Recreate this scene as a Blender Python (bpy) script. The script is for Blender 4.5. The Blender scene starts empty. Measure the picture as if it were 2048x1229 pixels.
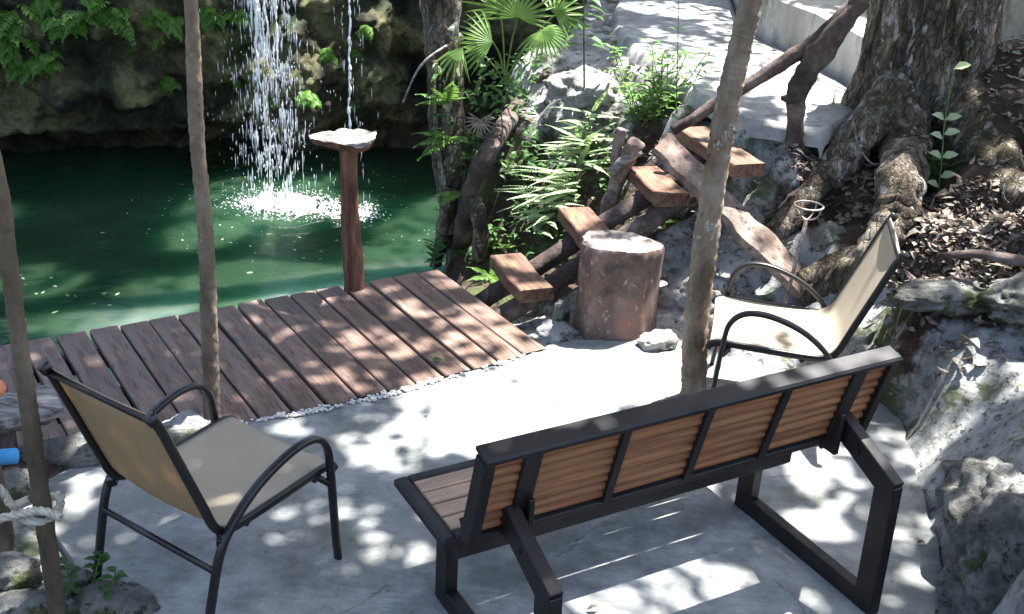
import bpy, bmesh, math, random
import numpy as np
from mathutils import Vector, Matrix, noise as mn
R = math.radians
rnd = random.Random(7)
np.random.seed(7)
sc = bpy.context.scene
C = sc.collection

# ------------------------------------------------------------------ camera, sky, sun, exposure
FPX, PITCH, ROLL, CAMH, CX, CY = 2250.0, .433, .055, 2.565, 1024.0, 614.5
fwd = Vector((0, math.cos(PITCH), -math.sin(PITCH)))
up0 = Vector((0, math.sin(PITCH), math.cos(PITCH)))
r0 = Vector((1, 0, 0))
rt = r0*math.cos(ROLL) + up0*math.sin(ROLL)
up = up0*math.cos(ROLL) - r0*math.sin(ROLL)
CAM = Vector((0, 0, CAMH))
cd = bpy.data.cameras.new('camera')
cam = bpy.data.objects.new('camera', cd)
C.objects.link(cam)
cd.sensor_fit = 'HORIZONTAL'; cd.sensor_width = 36; cd.lens = 36*FPX/2048
cd.clip_start = .05; cd.clip_end = 500
mw = Matrix((rt, up, -fwd)).transposed().to_4x4(); mw.translation = CAM
cam.matrix_world = mw
sc.camera = cam

SUN = Vector((.30, .27, 1)).normalized()
SUN_EL = math.asin(SUN.z); SUN_ROT = math.atan2(SUN.x, SUN.y)
w = bpy.data.worlds.new('World'); sc.world = w; w.use_nodes = True
nt = w.node_tree; bg = nt.nodes['Background']
sky = nt.nodes.new('ShaderNodeTexSky'); sky.sky_type = 'NISHITA'; sky.sun_disc = False
sky.dust_density = 3; sky.ozone_density = .8; sky.air_density = 1; sky.sun_elevation = SUN_EL; sky.sun_rotation = SUN_ROT
nt.links.new(sky.outputs[0], bg.inputs[0]); bg.inputs[1].default_value = .085
sd = bpy.data.lights.new('sun', 'SUN'); sd.energy = 5; sd.angle = R(.53); sd.color = (1, .975, .94)
so = bpy.data.objects.new('sun', sd); C.objects.link(so)
so.rotation_euler = SUN.to_track_quat('Z', 'Y').to_euler(); so.location = (0, 0, 20)
sc.view_settings.view_transform = 'Standard'; sc.view_settings.look = 'None'
sc.view_settings.gamma = 1; sc.view_settings.exposure = 2.42
sc.view_settings.use_curve_mapping = False
sc.cycles.use_denoising = True
sc.cycles.max_bounces = 8; sc.cycles.transparent_max_bounces = 16

def ray(x, y): return fwd + rt*((x-CX)/FPX) - up*((y-CY)/FPX)
def A(x, y, z=0.0):            # point of the place at height z seen at that spot of the photograph
    d = ray(x, y); return CAM + d*((z-CAMH)/d.z)
def AY(x, y, Y):               # the same at distance Y
    d = ray(x, y); return CAM + d*(Y/d.y)

# ------------------------------------------------------------------ scene helpers
def tag(o, label=None, cat=None, group=None, kind=None):
    if label: o['label'] = label
    if cat: o['category'] = cat
    if group: o['group'] = group
    if kind: o['kind'] = kind
    return o
def thing(name, label, cat, loc=(0, 0, 0), rz=0, group=None):
    o = bpy.data.objects.new(name, None); C.objects.link(o)
    o.location = loc; o.rotation_euler = (0, 0, rz); o.empty_display_size = .1
    return tag(o, label, cat, group)
def wloc(o):
    p = Vector((0, 0, 0))
    while o: p += o.location; o = o.parent
    return p
class MB:
    def __init__(s): s.v = []; s.f = []
    def add(s, vs, fs):
        b = len(s.v); s.v.extend([tuple(v) for v in vs]); s.f.extend([tuple(i+b for i in f) for f in fs]); return s
    def box(s, c, d, m=None, bev=0):
        x, y, z = d[0]/2, d[1]/2, d[2]/2
        if bev:
            b = bev; vs = []; 
            for sz in (-1, 1):
                for (ax, ay, k) in ((x-b, y-b, z),):
                    vs += [(-ax, -ay, sz*z), (ax, -ay, sz*z), (ax, ay, sz*z), (-ax, ay, sz*z)]
                vs += [(-x, -y, sz*(z-b)), (x, -y, sz*(z-b)), (x, y, sz*(z-b)), (-x, y, sz*(z-b))]
            fs = [(3, 2, 1, 0), (8, 9, 10, 11)]
            for i in range(4):
                j = (i+1) % 4
                fs += [(i, j, 4+j, 4+i), (4+i, 4+j, 12+j, 12+i), (12+i, 12+j, 8+j, 8+i)]
        else:
            vs = [(a*x, b*y, e*z) for e in (-1, 1) for (a, b) in ((-1, -1), (1, -1), (1, 1), (-1, 1))]
            fs = [(3, 2, 1, 0), (4, 5, 6, 7), (0, 1, 5, 4), (1, 2, 6, 5), (2, 3, 7, 6), (3, 0, 4, 7)]
        c = Vector(c)
        return s.add([(m @ Vector(v) if m else Vector(v)) + c for v in vs], fs)
    def bar(s, p, q, wx, wz, upv=(0, 0, 1), bev=0.003):   # rectangular bar between two points
        p, q = Vector(p), Vector(q); d = q-p; L = d.length; d.normalize()
        u = Vector(upv); sx = d.cross(u).normalized(); uz = sx.cross(d).normalized()
        m = Matrix((sx, d, uz)).transposed()
        return s.box((p+q)/2, (wx, L, wz), m, bev)
    def tube(s, pts, rad, n=10, cap=True, wob=0, seed=0, prof=None, ref=None):
        pts = [Vector(p) for p in pts]; N = len(pts)
        rad = [rad]*N if not hasattr(rad, '__len__') else rad
        T = []
        for i in range(N):
            t = pts[min(i+1, N-1)]-pts[max(i-1, 0)]
            T.append(t.normalized() if t.length > 1e-9 else Vector((0, 0, 1)))
        a = Vector(ref) if ref else (Vector((1, 0, 0)) if abs(T[0].x) < .8 else Vector((0, 1, 0)))
        base = len(s.v); u = (a-T[0]*a.dot(T[0])).normalized(); vs = []
        for i in range(N):
            u = (u-T[i]*u.dot(T[i])).normalized(); v = T[i].cross(u)
            for k in range(n):
                th = 2*math.pi*k/n; cx, sy = math.cos(th), math.sin(th)
                r = rad[i]
                if prof:
                    e = .6; cx = math.copysign(abs(cx)**e, cx)*prof[0]; sy = math.copysign(abs(sy)**e, sy)*prof[1]; r = rad[i]
                dv = u*cx + v*sy
                if wob: r = r*(1+wob*mn.fractal(Vector((cx*1.2+seed, sy*1.2, i*.35)) , 1, 2, 3))
                vs.append(pts[i]+dv*r)
        fs = []
        for i in range(N-1):
            for k in range(n):
                j = (k+1) % n; fs.append((i*n+k, i*n+j, (i+1)*n+j, (i+1)*n+k))
        if cap: fs += [tuple(range(n))[::-1], tuple((N-1)*n+k for k in range(n))]
        return s.add(vs, fs)
    def blob(s, c, r, sub=2):
        bm = bmesh.new(); bmesh.ops.create_icosphere(bm, subdivisions=sub, radius=1)
        c = Vector(c); vs = [Vector((v.co.x*r[0], v.co.y*r[1], v.co.z*r[2]))+c for v in bm.verts]
        bm.verts.index_update(); fs = [[v.index for v in f.verts] for f in bm.faces]; bm.free()
        return s.add(vs, fs)
    def leaf(s, p, d, nrm, L, W, fold=.15, droop=.1):
        p, d, nrm = Vector(p), Vector(d).normalized(), Vector(nrm)
        sd_ = d.cross(nrm)
        if sd_.length < 1e-4: sd_ = d.cross(Vector((.3, .8, .5)))
        sd_.normalize(); nn = sd_.cross(d).normalized()
        m1 = p+d*L*.38; m2 = p+d*L*.72-nn*droop*L*.35; tip = p+d*L-nn*droop*L
        vs = [p, m1+sd_*W*.5+nn*fold*W, m1, m1-sd_*W*.5+nn*fold*W, m2+sd_*W*.36+nn*fold*W*.7, m2, m2-sd_*W*.36+nn*fold*W*.7, tip]
        return s.add(vs, [(0, 2, 1), (0, 3, 2), (1, 2, 5, 4), (2, 3, 6, 5), (4, 5, 7), (5, 6, 7)])
    def build(s, name, mat, parent=None, smooth=False, local=False):
        me = bpy.data.meshes.new(name)
        vs = s.v
        if parent is not None and not local:
            o = wloc(parent); vs = [(a-o.x, b-o.y, c-o.z) for a, b, c in vs]
        me.from_pydata(vs, [], s.f); me.update()
        if smooth: me.polygons.foreach_set('use_smooth', [True]*len(me.polygons))
        if mat: me.materials.append(mat)
        ob = bpy.data.objects.new(name, me); C.objects.link(ob)
        if parent is not None: ob.parent = parent
        return ob
def fr(p, o=4): return mn.fractal(Vector(p), 1.0, 2.0, o)
def copy_tree(o, parent=None):
    c = o.copy(); C.objects.link(c); c.parent = parent
    for ch in list(o.children): copy_tree(ch, c)
    return c
def curve(pts, n):             # smooth curve through points
    P = [Vector(p) for p in pts]; out = []
    for i in range(len(P)-1):
        a, b, c, d = P[max(i-1, 0)], P[i], P[i+1], P[min(i+2, len(P)-1)]
        for k in range(n):
            t = k/n
            out.append(.5*((2*b)+(c-a)*t+(2*a-5*b+4*c-d)*t*t+(3*b-a-3*c+d)*t**3))
    out.append(P[-1]); return out
def lerp_list(a, n):
    out = []
    for i in range(n):
        t = i/(n-1)*(len(a)-1); k = min(int(t), len(a)-2); out.append(a[k]+(a[k+1]-a[k])*(t-k))
    return out

# ------------------------------------------------------------------ materials
def newmat(name):
    m = bpy.data.materials.new(name); m.use_nodes = True
    n = m.node_tree.nodes; b = n['Principled BSDF']; return m, m.node_tree, b
def N(nt, t, **kw):
    n = nt.nodes.new(t)
    for k, v in kw.items(): setattr(n, k, v)
    return n
def coords(nt, scale=(1, 1, 1), rot=(0, 0, 0), gen='Object'):
    tc = N(nt, 'ShaderNodeTexCoord'); mp = N(nt, 'ShaderNodeMapping')
    mp.inputs['Scale'].default_value = scale; mp.inputs['Rotation'].default_value = rot
    nt.links.new(tc.outputs[gen], mp.inputs[0]); return mp.outputs[0]
def tnoise(nt, co, scale, detail=5, rough=.6, dist=0):
    n = N(nt, 'ShaderNodeTexNoise'); n.inputs['Scale'].default_value = scale; n.inputs['Detail'].default_value = detail
    n.inputs['Roughness'].default_value = rough; n.inputs['Distortion'].default_value = dist
    nt.links.new(co, n.inputs['Vector']); return n.outputs['Fac']
def ramp(nt, fac, stops):
    r = N(nt, 'ShaderNodeValToRGB'); e = r.color_ramp.elements
    while len(e) < len(stops): e.new(.5)
    for i, (p, c) in enumerate(stops):
        e[i].position = p; e[i].color = (*c, 1) if len(c) == 3 else c
    nt.links.new(fac, r.inputs[0]); return r.outputs[0]
def mixc(nt, fac, a, b, mode='MIX'):
    m = N(nt, 'ShaderNodeMix', data_type='RGBA', blend_type=mode)
    for sck, v in ((0, fac), (6, a), (7, b)):
        if hasattr(v, 'links'): nt.links.new(v, m.inputs[sck])
        elif sck == 0: m.inputs[0].default_value = v
        else: m.inputs[sck].default_value = (*v, 1)
    return m.outputs[2]
def fmath(nt, op, a, b=0.0):
    m = N(nt, 'ShaderNodeMath', operation=op)
    for i, v in ((0, a), (1, b)):
        if hasattr(v, 'links'): nt.links.new(v, m.inputs[i])
        else: m.inputs[i].default_value = v
    return m.outputs[0]
def bump(nt, b, h, strength=.4, dist=.02, prev=None):
    n = N(nt, 'ShaderNodeBump'); n.inputs['Strength'].default_value = strength; n.inputs['Distance'].default_value = dist
    nt.links.new(h, n.inputs['Height'])
    if prev is not None: nt.links.new(prev, n.inputs['Normal'])
    nt.links.new(n.outputs[0], b.inputs['Normal']); return n.outputs[0]
def vary(nt, col, amt=.25):     # each object a little lighter or darker
    oi = N(nt, 'ShaderNodeObjectInfo')
    h = N(nt, 'ShaderNodeHueSaturation')
    nt.links.new(col, h.inputs['Color'])
    v = fmath(nt, 'MULTIPLY_ADD', oi.outputs['Random'], amt); nt.nodes[-1].inputs[2].default_value = 1-amt/2
    nt.links.new(v, h.inputs['Value']); return h.outputs[0]
def m_basic(name, stops, scale=3, detail=6, rough=.8, stretch=(1, 1, 1), bmp=.3, bscale=12, bdist=.02, dist=0, spec=.3, var=0, second=None, rot=(0,0,0)):
    m, nt, b = newmat(name); co = coords(nt, stretch, rot)
    col = ramp(nt, tnoise(nt, co, scale, detail, .68, dist), [(.5+(p-.5)*.58, c) for p, c in stops])
    if second:                  # (scale, threshold, softness, colour)
        for (s2, th, so_, c2) in second:
            th = .5+(th-.5)*.72; so_ = so_*.8; f = ramp(nt, tnoise(nt, co, s2, 6, .7), [(th-so_, (0, 0, 0)), (th+so_, (1, 1, 1))])
            col = mixc(nt, f, col, c2)
    if var: col = vary(nt, col, var)
    nt.links.new(col, b.inputs['Base Color'])
    b.inputs['Roughness'].default_value = rough; b.inputs['Specular IOR Level'].default_value = spec
    if bmp: bump(nt, b, tnoise(nt, co, bscale, 8, .7), bmp, bdist)
    return m
def crack(m, scale=.9):          # fine cracks and trowel sweeps in a cement surface
    nt = m.node_tree; b = nt.nodes['Principled BSDF']; col = b.inputs['Base Color'].links[0].from_socket
    co = coords(nt); nz = N(nt, 'ShaderNodeTexNoise'); nz.inputs['Scale'].default_value = 3; nz.inputs['Detail'].default_value = 6; nt.links.new(co, nz.inputs['Vector'])
    wv = N(nt, 'ShaderNodeVectorMath', operation='MULTIPLY_ADD'); wv.inputs[1].default_value = (.35, .35, .35); nt.links.new(nz.outputs['Color'], wv.inputs[0]); nt.links.new(co, wv.inputs[2])
    ve = N(nt, 'ShaderNodeTexVoronoi', feature='DISTANCE_TO_EDGE'); ve.inputs['Scale'].default_value = scale; nt.links.new(wv.outputs[0], ve.inputs['Vector'])
    f = ramp(nt, ve.outputs['Distance'], [(.0, (.65, .65, .65)), (.006, (0, 0, 0))])
    g = ramp(nt, tnoise(nt, co, 1.7, 3), [(.48, (0, 0, 0)), (.56, (1, 1, 1))]); fm = mixc(nt, 1.0, f, g, 'MULTIPLY')
    col = mixc(nt, fm, col, (.07, .07, .06))
    sw = tnoise(nt, coords(nt, (2.2, 14, 1), (0, 0, .5)), 2.2, 8, .7, 1.5); col = mixc(nt, ramp(nt, sw, [(.5, (0, 0, 0)), (.64, (.45, .45, .45))]), col, (.155, .165, .155))
    nt.links.new(col, b.inputs['Base Color'])
def m_leaf(name, c1, c2, trans=.45, rough=.45, scale=9, tcol=None):
    m, nt, b = newmat(name); co = coords(nt)
    col = ramp(nt, tnoise(nt, co, scale, 3), [(.3, c1), (.7, c2)])
    nt.links.new(col, b.inputs['Base Color']); b.inputs['Roughness'].default_value = rough; b.inputs['Specular IOR Level'].default_value = .35
    t = N(nt, 'ShaderNodeBsdfTranslucent'); tc = mixc(nt, 1.0, col, tcol or (1.0, 1.0, .45), 'MULTIPLY')
    tb = N(nt, 'ShaderNodeBrightContrast'); tb.inputs['Bright'].default_value = .03; nt.links.new(tc, tb.inputs[0])
    nt.links.new(tb.outputs[0], t.inputs[0])
    mx = N(nt, 'ShaderNodeMixShader'); mx.inputs[0].default_value = trans
    nt.links.new(b.outputs[0], mx.inputs[1]); nt.links.new(t.outputs[0], mx.inputs[2])
    nt.links.new(mx.outputs[0], nt.nodes['Material Output'].inputs[0]); return m

M = {}
M['concrete'] = m_basic('concrete', [(.25, (.135, .145, .138)), (.5, (.25, .262, .254)), (.75, (.37, .378, .365))], 5, 15, .75, bmp=.5, bscale=22, bdist=.008, spec=.3,
    second=[(1.0, .60, .14, (.30, .31, .30)), (2.4, .62, .10, (.15, .16, .13)), (.7, .60, .05, (.19, .20, .185)), (26, .74, .04, (.12, .12, .11)), (60, .76, .03, (.07, .07, .06)), (9, .80, .03, (.14, .14, .125)), (18, .78, .03, (.38, .385, .37))])
crack(M['concrete'])
M['path'] = m_basic('path_cement', [(.3, (.22, .22, .21)), (.7, (.40, .40, .385))], 5, 12, .85, second=[(9, .68, .06, (.15, .145, .12)), (30, .74, .03, (.1, .1, .09))], bmp=.6, bscale=18, bdist=.01)
M['wall_plaster'] = m_basic('plaster', [(.3, (.30, .28, .23)), (.55, (.46, .44, .39)), (.75, (.6, .58, .53))], 1.4, 9, .85, stretch=(1, 1, .6), bmp=.25, bscale=14, bdist=.01,
    second=[(3, .63, .08, (.2, .17, .13))])
M['deck'] = m_basic('deck_wood', [(.25, (.07, .042, .030)), (.5, (.145, .088, .063)), (.78, (.245, .16, .12))], 5, 9, .55, stretch=(5, .6, 5), bmp=.25, bscale=14, bdist=.006, spec=.35, var=.5,
    second=[(2.2, .57, .12, (.15, .125, .112)), (9, .64, .05, (.045, .03, .025)), (1.4, .62, .1, (.17, .085, .06))])
M['joist'] = m_basic('dark_timber', [(.3, (.03, .02, .015)), (.7, (.08, .05, .035))], 6, 6, .8)
M['tread'] = m_basic('tread_wood', [(.3, (.075, .038, .025)), (.7, (.20, .105, .073))], 7, 8, .6, stretch=(6, .8, 4), bmp=.3, bscale=10, bdist=.005, var=.3, second=[(4, .63, .1, (.17, .15, .07))])
M['stump'] = m_basic('stump_wood', [(.25, (.045, .03, .025)), (.5, (.125, .08, .063)), (.75, (.25, .18, .15))], 5, 12, .6, stretch=(1, 1, .7), bmp=.5, bscale=9, bdist=.02, spec=.3,
    second=[(7, .61, .06, (.045, .03, .026)), (1.8, .57, .1, (.16, .115, .10)), (3, .66, .05, (.23, .10, .07)), (25, .68, .03, (.34, .28, .25))])
M['stump_top'] = m_basic('cut_wood', [(.3, (.11, .09, .075)), (.55, (.24, .21, .19)), (.75, (.36, .33, .30))], 7, 12, .8, bmp=.9, bscale=18, bdist=.02, second=[(9, .66, .05, (.07, .05, .04)), (4, .66, .08, (.2, .12, .09))])
M['post'] = m_basic('post_wood', [(.3, (.05, .022, .014)), (.5, (.135, .06, .036)), (.75, (.26, .14, .085))], 6, 12, .6, stretch=(3, 3, .4), second=[(5, .66, .06, (.035, .02, .014))], bmp=.9, bscale=7, bdist=.01)
M['grey_wood'] = m_basic('weathered_wood', [(.3, (.10, .085, .07)), (.5, (.24, .22, .2)), (.75, (.42, .40, .37))], 6, 9, .85, stretch=(1, 5, 5), bmp=.7, bscale=9, bdist=.02)
M['plank'] = m_basic('plank_wood', [(.3, (.10, .066, .05)), (.5, (.21, .15, .12)), (.75, (.36, .28, .235))], 8, 12, .7, bmp=.8, bscale=14, bdist=.015, second=[(3, .57, .1, (.14, .115, .10)), (12, .64, .05, (.05, .035, .03))])
M['log'] = m_basic('log_bark', [(.3, (.035, .025, .022)), (.55, (.09, .065, .055)), (.78, (.2, .16, .14))], 5, 9, .85, bmp=.8, bscale=16, bdist=.02)
M['pole_bark'] = m_basic('smooth_bark', [(.28, (.09, .065, .04)), (.5, (.19, .142, .097)), (.72, (.30, .245, .185))], 5, 9, .85, stretch=(1, 1, .45), bmp=1.0, bscale=26, bdist=.012,
    second=[(6, .65, .03, (.52, .48, .42)), (3, .66, .08, (.12, .11, .045)), (14, .70, .03, (.05, .035, .02))])
M['pole_dark'] = m_basic('dark_bark', [(.28, (.06, .045, .028)), (.5, (.11, .085, .055)), (.72, (.18, .14, .1))], 5, 9, .85, stretch=(1, 1, .45), bmp=.7, bscale=26, bdist=.01)
m, nt, b = newmat('flaky_bark'); M['big_bark'] = m
co0 = coords(nt, (1.5, 1.5, .5)); nz_ = N(nt, 'ShaderNodeTexNoise'); nz_.inputs['Scale'].default_value = 9; nz_.inputs['Detail'].default_value = 5; nt.links.new(co0, nz_.inputs['Vector'])
wv_ = N(nt, 'ShaderNodeVectorMath', operation='MULTIPLY_ADD'); wv_.inputs[1].default_value = (.12, .12, .12); nt.links.new(nz_.outputs['Color'], wv_.inputs[0]); nt.links.new(co0, wv_.inputs[2]); co = wv_.outputs[0]
vb_ = N(nt, 'ShaderNodeTexVoronoi'); vb_.inputs['Scale'].default_value = 24; nt.links.new(co, vb_.inputs['Vector'])
ve_ = N(nt, 'ShaderNodeTexVoronoi', feature='DISTANCE_TO_EDGE'); ve_.inputs['Scale'].default_value = 24; nt.links.new(co, ve_.inputs['Vector'])
col = ramp(nt, tnoise(nt, co, 4, 11, .75), [(.40, (.055, .042, .030)), (.5, (.165, .135, .10)), (.60, (.36, .32, .26))])
cell = ramp(nt, vb_.outputs['Color'], [(.25, (.65, .65, .65)), (.75, (1.3, 1.27, 1.22))])
col = mixc(nt, 1.0, col, cell, 'MULTIPLY')
edge = ramp(nt, ve_.outputs['Distance'], [(.0, (.5, .5, .5)), (.12, (1, 1, 1))])
col = mixc(nt, edge, (.02, .015, .011), col)
lich = ramp(nt, tnoise(nt, co, 5, 9, .75), [(.57, (0, 0, 0)), (.60, (1, 1, 1))]); col = mixc(nt, lich, col, (.55, .53, .48))
mos = ramp(nt, tnoise(nt, co, 2.6, 7, .7), [(.54, (0, 0, 0)), (.64, (.8, .8, .8))]); col = mixc(nt, mos, col, (.08, .085, .03))
nt.links.new(col, b.inputs['Base Color']); b.inputs['Roughness'].default_value = .9; b.inputs['Specular IOR Level'].default_value = .2
hh_ = fmath(nt, 'ADD', tnoise(nt, co, 18, 8, .7), fmath(nt, 'MULTIPLY', edge, .6)); bump(nt, b, hh_, 1.0, .05)
M['rock'] = m_basic('limestone', [(.28, (.10, .097, .083)), (.48, (.23, .232, .212)), (.72, (.40, .40, .375))], 3.2, 11, .9, bmp=1.0, bscale=13, bdist=.06,
    second=[(4, .57, .06, (.085, .10, .035)), (14, .64, .04, (.05, .048, .04)), (30, .68, .03, (.05, .05, .045))])
M['white_rock'] = m_basic('pale_limestone', [(.28, (.22, .22, .205)), (.48, (.40, .40, .38)), (.72, (.55, .55, .53))], 3.2, 11, .9, bmp=1.0, bscale=13, bdist=.05, second=[(6, .6, .06, (.13, .13, .09)), (16, .66, .03, (.07, .07, .06))])
M['leaf'] = m_leaf('green_leaf', (.035, .10, .022), (.08, .19, .045))
M['canopy'] = m_leaf('canopy_leaf', (.025, .07, .015), (.06, .13, .03), .3)
M['fern'] = m_leaf('fern_leaf', (.07, .17, .025), (.16, .30, .06), .45)
M['palm'] = m_leaf('palm_leaf', (.11, .21, .05), (.22, .36, .10), .45)
M['wall_fern'] = m_leaf('wall_fern_leaf', (.07, .18, .025), (.15, .32, .05), .4)
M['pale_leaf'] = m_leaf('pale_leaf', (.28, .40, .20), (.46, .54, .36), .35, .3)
M['dry_leaf'] = m_leaf('dry_leaf', (.07, .05, .038), (.34, .29, .24), .15, .6, 40, (1, .8, .6))
M['stem'] = m_basic('stem', [(.3, (.07, .06, .04)), (.7, (.16, .13, .08))], 8, 4, .8, bmp=0)
M['green_stem'] = m_basic('green_stem', [(.3, (.07, .12, .03)), (.7, (.14, .2, .06))], 8, 4, .7, bmp=0)
M['rope'] = m_basic('rope_fibre', [(.3, (.42, .37, .28)), (.7, (.62, .57, .46))], 30, 5, .9, bmp=.6, bscale=60, bdist=.004)
M['pebble'] = m_basic('pebble', [(.35, (.5, .48, .44)), (.65, (.74, .73, .7))], 30, 3, .7, bmp=0)
m, nt, b = newmat('powder_coat'); M['metal'] = m
b.inputs['Base Color'].default_value = (.010, .009, .0085, 1); b.inputs['Roughness'].default_value = .36; b.inputs['Specular IOR Level'].default_value = .55
bump(nt, b, tnoise(nt, coords(nt), 500, 2), .06, .002)
m, nt, b = newmat('bench_metal'); M['bmetal'] = m
co = coords(nt); c_ = ramp(nt, tnoise(nt, co, 8, 6), [(.40, (.009, .0075, .0072)), (.6, (.018, .015, .0145))])
nt.links.new(c_, b.inputs['Base Color']); b.inputs['Roughness'].default_value = .5; b.inputs['Specular IOR Level'].default_value = .35
bump(nt, b, tnoise(nt, co, 400, 2), .08, .002)
M['slat'] = m_basic('slat_board', [(.3, (.27, .18, .12)), (.7, (.42, .30, .21))], 5, 7, .5, stretch=(.5, 8, 8), bmp=.15, bscale=14, bdist=.004, var=.2)
M['back_slat'] = m_basic('back_slat_board', [(.3, (.17, .062, .022)), (.7, (.34, .145, .058))], 5, 7, .5, stretch=(.5, 8, 8), bmp=.15, bscale=14, bdist=.004, var=.15, second=[(9, .74, .04, (.06, .03, .02))])
m, nt, b = newmat('steel'); M['steel'] = m
b.inputs['Base Color'].default_value = (.5, .48, .45, 1); b.inputs['Metallic'].default_value = .9; b.inputs['Roughness'].default_value = .4
m, nt, b = newmat('rusty_steel'); M['rusty'] = m
c_ = ramp(nt, tnoise(nt, coords(nt), 22, 6), [(.35, (.14, .09, .065)), (.6, (.34, .31, .28))]); nt.links.new(c_, b.inputs['Base Color']); b.inputs['Roughness'].default_value = .6; b.inputs['Metallic'].default_value = .3
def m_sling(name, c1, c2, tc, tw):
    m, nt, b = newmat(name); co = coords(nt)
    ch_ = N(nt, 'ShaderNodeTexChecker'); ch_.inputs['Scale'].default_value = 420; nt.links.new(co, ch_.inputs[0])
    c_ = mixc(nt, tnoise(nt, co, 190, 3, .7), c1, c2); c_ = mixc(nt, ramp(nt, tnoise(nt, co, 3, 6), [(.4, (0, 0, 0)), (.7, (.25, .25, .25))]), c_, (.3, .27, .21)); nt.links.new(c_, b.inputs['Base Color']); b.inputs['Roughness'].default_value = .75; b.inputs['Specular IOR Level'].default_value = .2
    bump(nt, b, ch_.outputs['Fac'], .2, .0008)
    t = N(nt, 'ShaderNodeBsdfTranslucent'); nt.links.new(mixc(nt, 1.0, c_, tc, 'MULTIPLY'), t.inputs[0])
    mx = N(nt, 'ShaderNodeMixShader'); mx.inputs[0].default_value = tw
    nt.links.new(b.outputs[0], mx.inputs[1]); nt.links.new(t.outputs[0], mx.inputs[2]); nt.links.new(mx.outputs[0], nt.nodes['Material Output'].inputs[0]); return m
M['sling'] = m_sling('sling_fabric', (.54, .48, .37), (.67, .60, .47), (.95, .8, .55), .42)
M['sling_glow'] = m_sling('sling_back_glow', (.42, .33, .20), (.55, .44, .29), (1, .8, .5), .45)  # warmer rear face: light glowing through the fabric put into its colour
M['foam_blue'] = m_basic('blue_foam', [(.3, (.05, .27, .55)), (.7, (.08, .36, .68))], 12, 3, .8, bmp=.3, bscale=80, bdist=.002)
M['orange'] = m_basic('orange_plastic', [(.3, (.6, .2, .09)), (.7, (.72, .28, .14))], 12, 3, .5, bmp=0)
M['droplet'] = m_basic('aerated_water', [(.3, (.82, .85, .87)), (.7, (.93, .94, .95))], 6, 3, .25, bmp=0, spec=.6)

# ground: rock, soil and moss
m, nt, b = newmat('bank_ground'); M['ground'] = m
co = coords(nt)
rockc = ramp(nt, tnoise(nt, co, 4, 13, .74), [(.36, (.15, .15, .14)), (.48, (.32, .325, .315)), (.62, (.50, .505, .49))])
soil = ramp(nt, tnoise(nt, co, 9, 8, .7), [(.3, (.028, .02, .014)), (.7, (.11, .08, .058))])
geo = N(nt, 'ShaderNodeNewGeometry'); at = N(nt, 'ShaderNodeAttribute', attribute_name='rocky')
f1 = fmath(nt, 'ADD', at.outputs['Fac'], fmath(nt, 'MULTIPLY', fmath(nt, 'SUBTRACT', tnoise(nt, co, 4, 8, .7), .5), 1.1))
f1 = ramp(nt, f1, [(.42, (0, 0, 0)), (.58, (1, 1, 1))])
col = mixc(nt, f1, soil, rockc)
pit_ = ramp(nt, tnoise(nt, co, 21, 7, .72), [(.57, (0, 0, 0)), (.60, (.85, .85, .85))]); col = mixc(nt, pit_, col, (.05, .046, .038))
mossf = ramp(nt, tnoise(nt, co, 3.1, 8, .7), [(.54, (0, 0, 0)), (.62, (.85, .85, .85))])
col = mixc(nt, mossf, col, (.075, .10, .035))
nt.links.new(col, b.inputs['Base Color']); b.inputs['Roughness'].default_value = .92; b.inputs['Specular IOR Level'].default_value = .2
vo = N(nt, 'ShaderNodeTexVoronoi'); vo.inputs['Scale'].default_value = 17; nt.links.new(co, vo.inputs['Vector'])
h_ = fmath(nt, 'ADD', tnoise(nt, co, 11, 10, .72), fmath(nt, 'MULTIPLY', vo.outputs['Distance'], .5))
bump(nt, b, h_, .9, .05)
# mossy pool wall
m, nt, b = newmat('mossy_rock'); M['mossy'] = m
co = coords(nt)
col = ramp(nt, tnoise(nt, co, 1.5, 10, .68, .6), [(.41, (.012, .011, .006)), (.48, (.07, .068, .027)), (.55, (.22, .21, .085)), (.65, (.36, .345, .17))])
col = mixc(nt, ramp(nt, tnoise(nt, co, 2.4, 7, .7), [(.52, (0, 0, 0)), (.64, (.9, .9, .9))]), col, (.045, .085, .018))
col = mixc(nt, ramp(nt, tnoise(nt, co, 6, 9, .75), [(.55, (0, 0, 0)), (.68, (.8, .8, .8))]), col, (.05, .035, .022))
col = mixc(nt, ramp(nt, tnoise(nt, co, 17, 6, .7), [(.58, (0, 0, 0)), (.66, (.85, .85, .85))]), col, (.025, .022, .012))
nt.links.new(col, b.inputs['Base Color']); b.inputs['Roughness'].default_value = .8
bump(nt, b, tnoise(nt, co, 9, 11, .75), 1.0, .12)
# water: turbid green, light scatters under the reflecting skin
m, nt, b = newmat('pool_water'); M['water'] = m
co = coords(nt); at = N(nt, 'ShaderNodeAttribute', attribute_name='shallow')
wc = ramp(nt, tnoise(nt, co, .9, 5, .6, .4), [(.3, (.009, .026, .013)), (.7, (.022, .056, .030))])
milk_haze = ramp(nt, tnoise(nt, co, 1.3, 6, .6, .6), [(.38, (.06, .15, .08)), (.5, (.15, .25, .195)), (.62, (.24, .33, .29))])  # turbid water paler by the deck; sunlit haze and reflection put into the colour
at2 = N(nt, 'ShaderNodeAttribute', attribute_name='milky_haze'); wc = mixc(nt, at2.outputs['Fac'], wc, milk_haze)
wc = mixc(nt, at.outputs['Fac'], wc, (.06, .19, .03))
nt.links.new(wc, b.inputs['Base Color']); b.inputs['Roughness'].default_value = .04; b.inputs['IOR'].default_value = 1.33; b.inputs['Specular IOR Level'].default_value = .5
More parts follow.
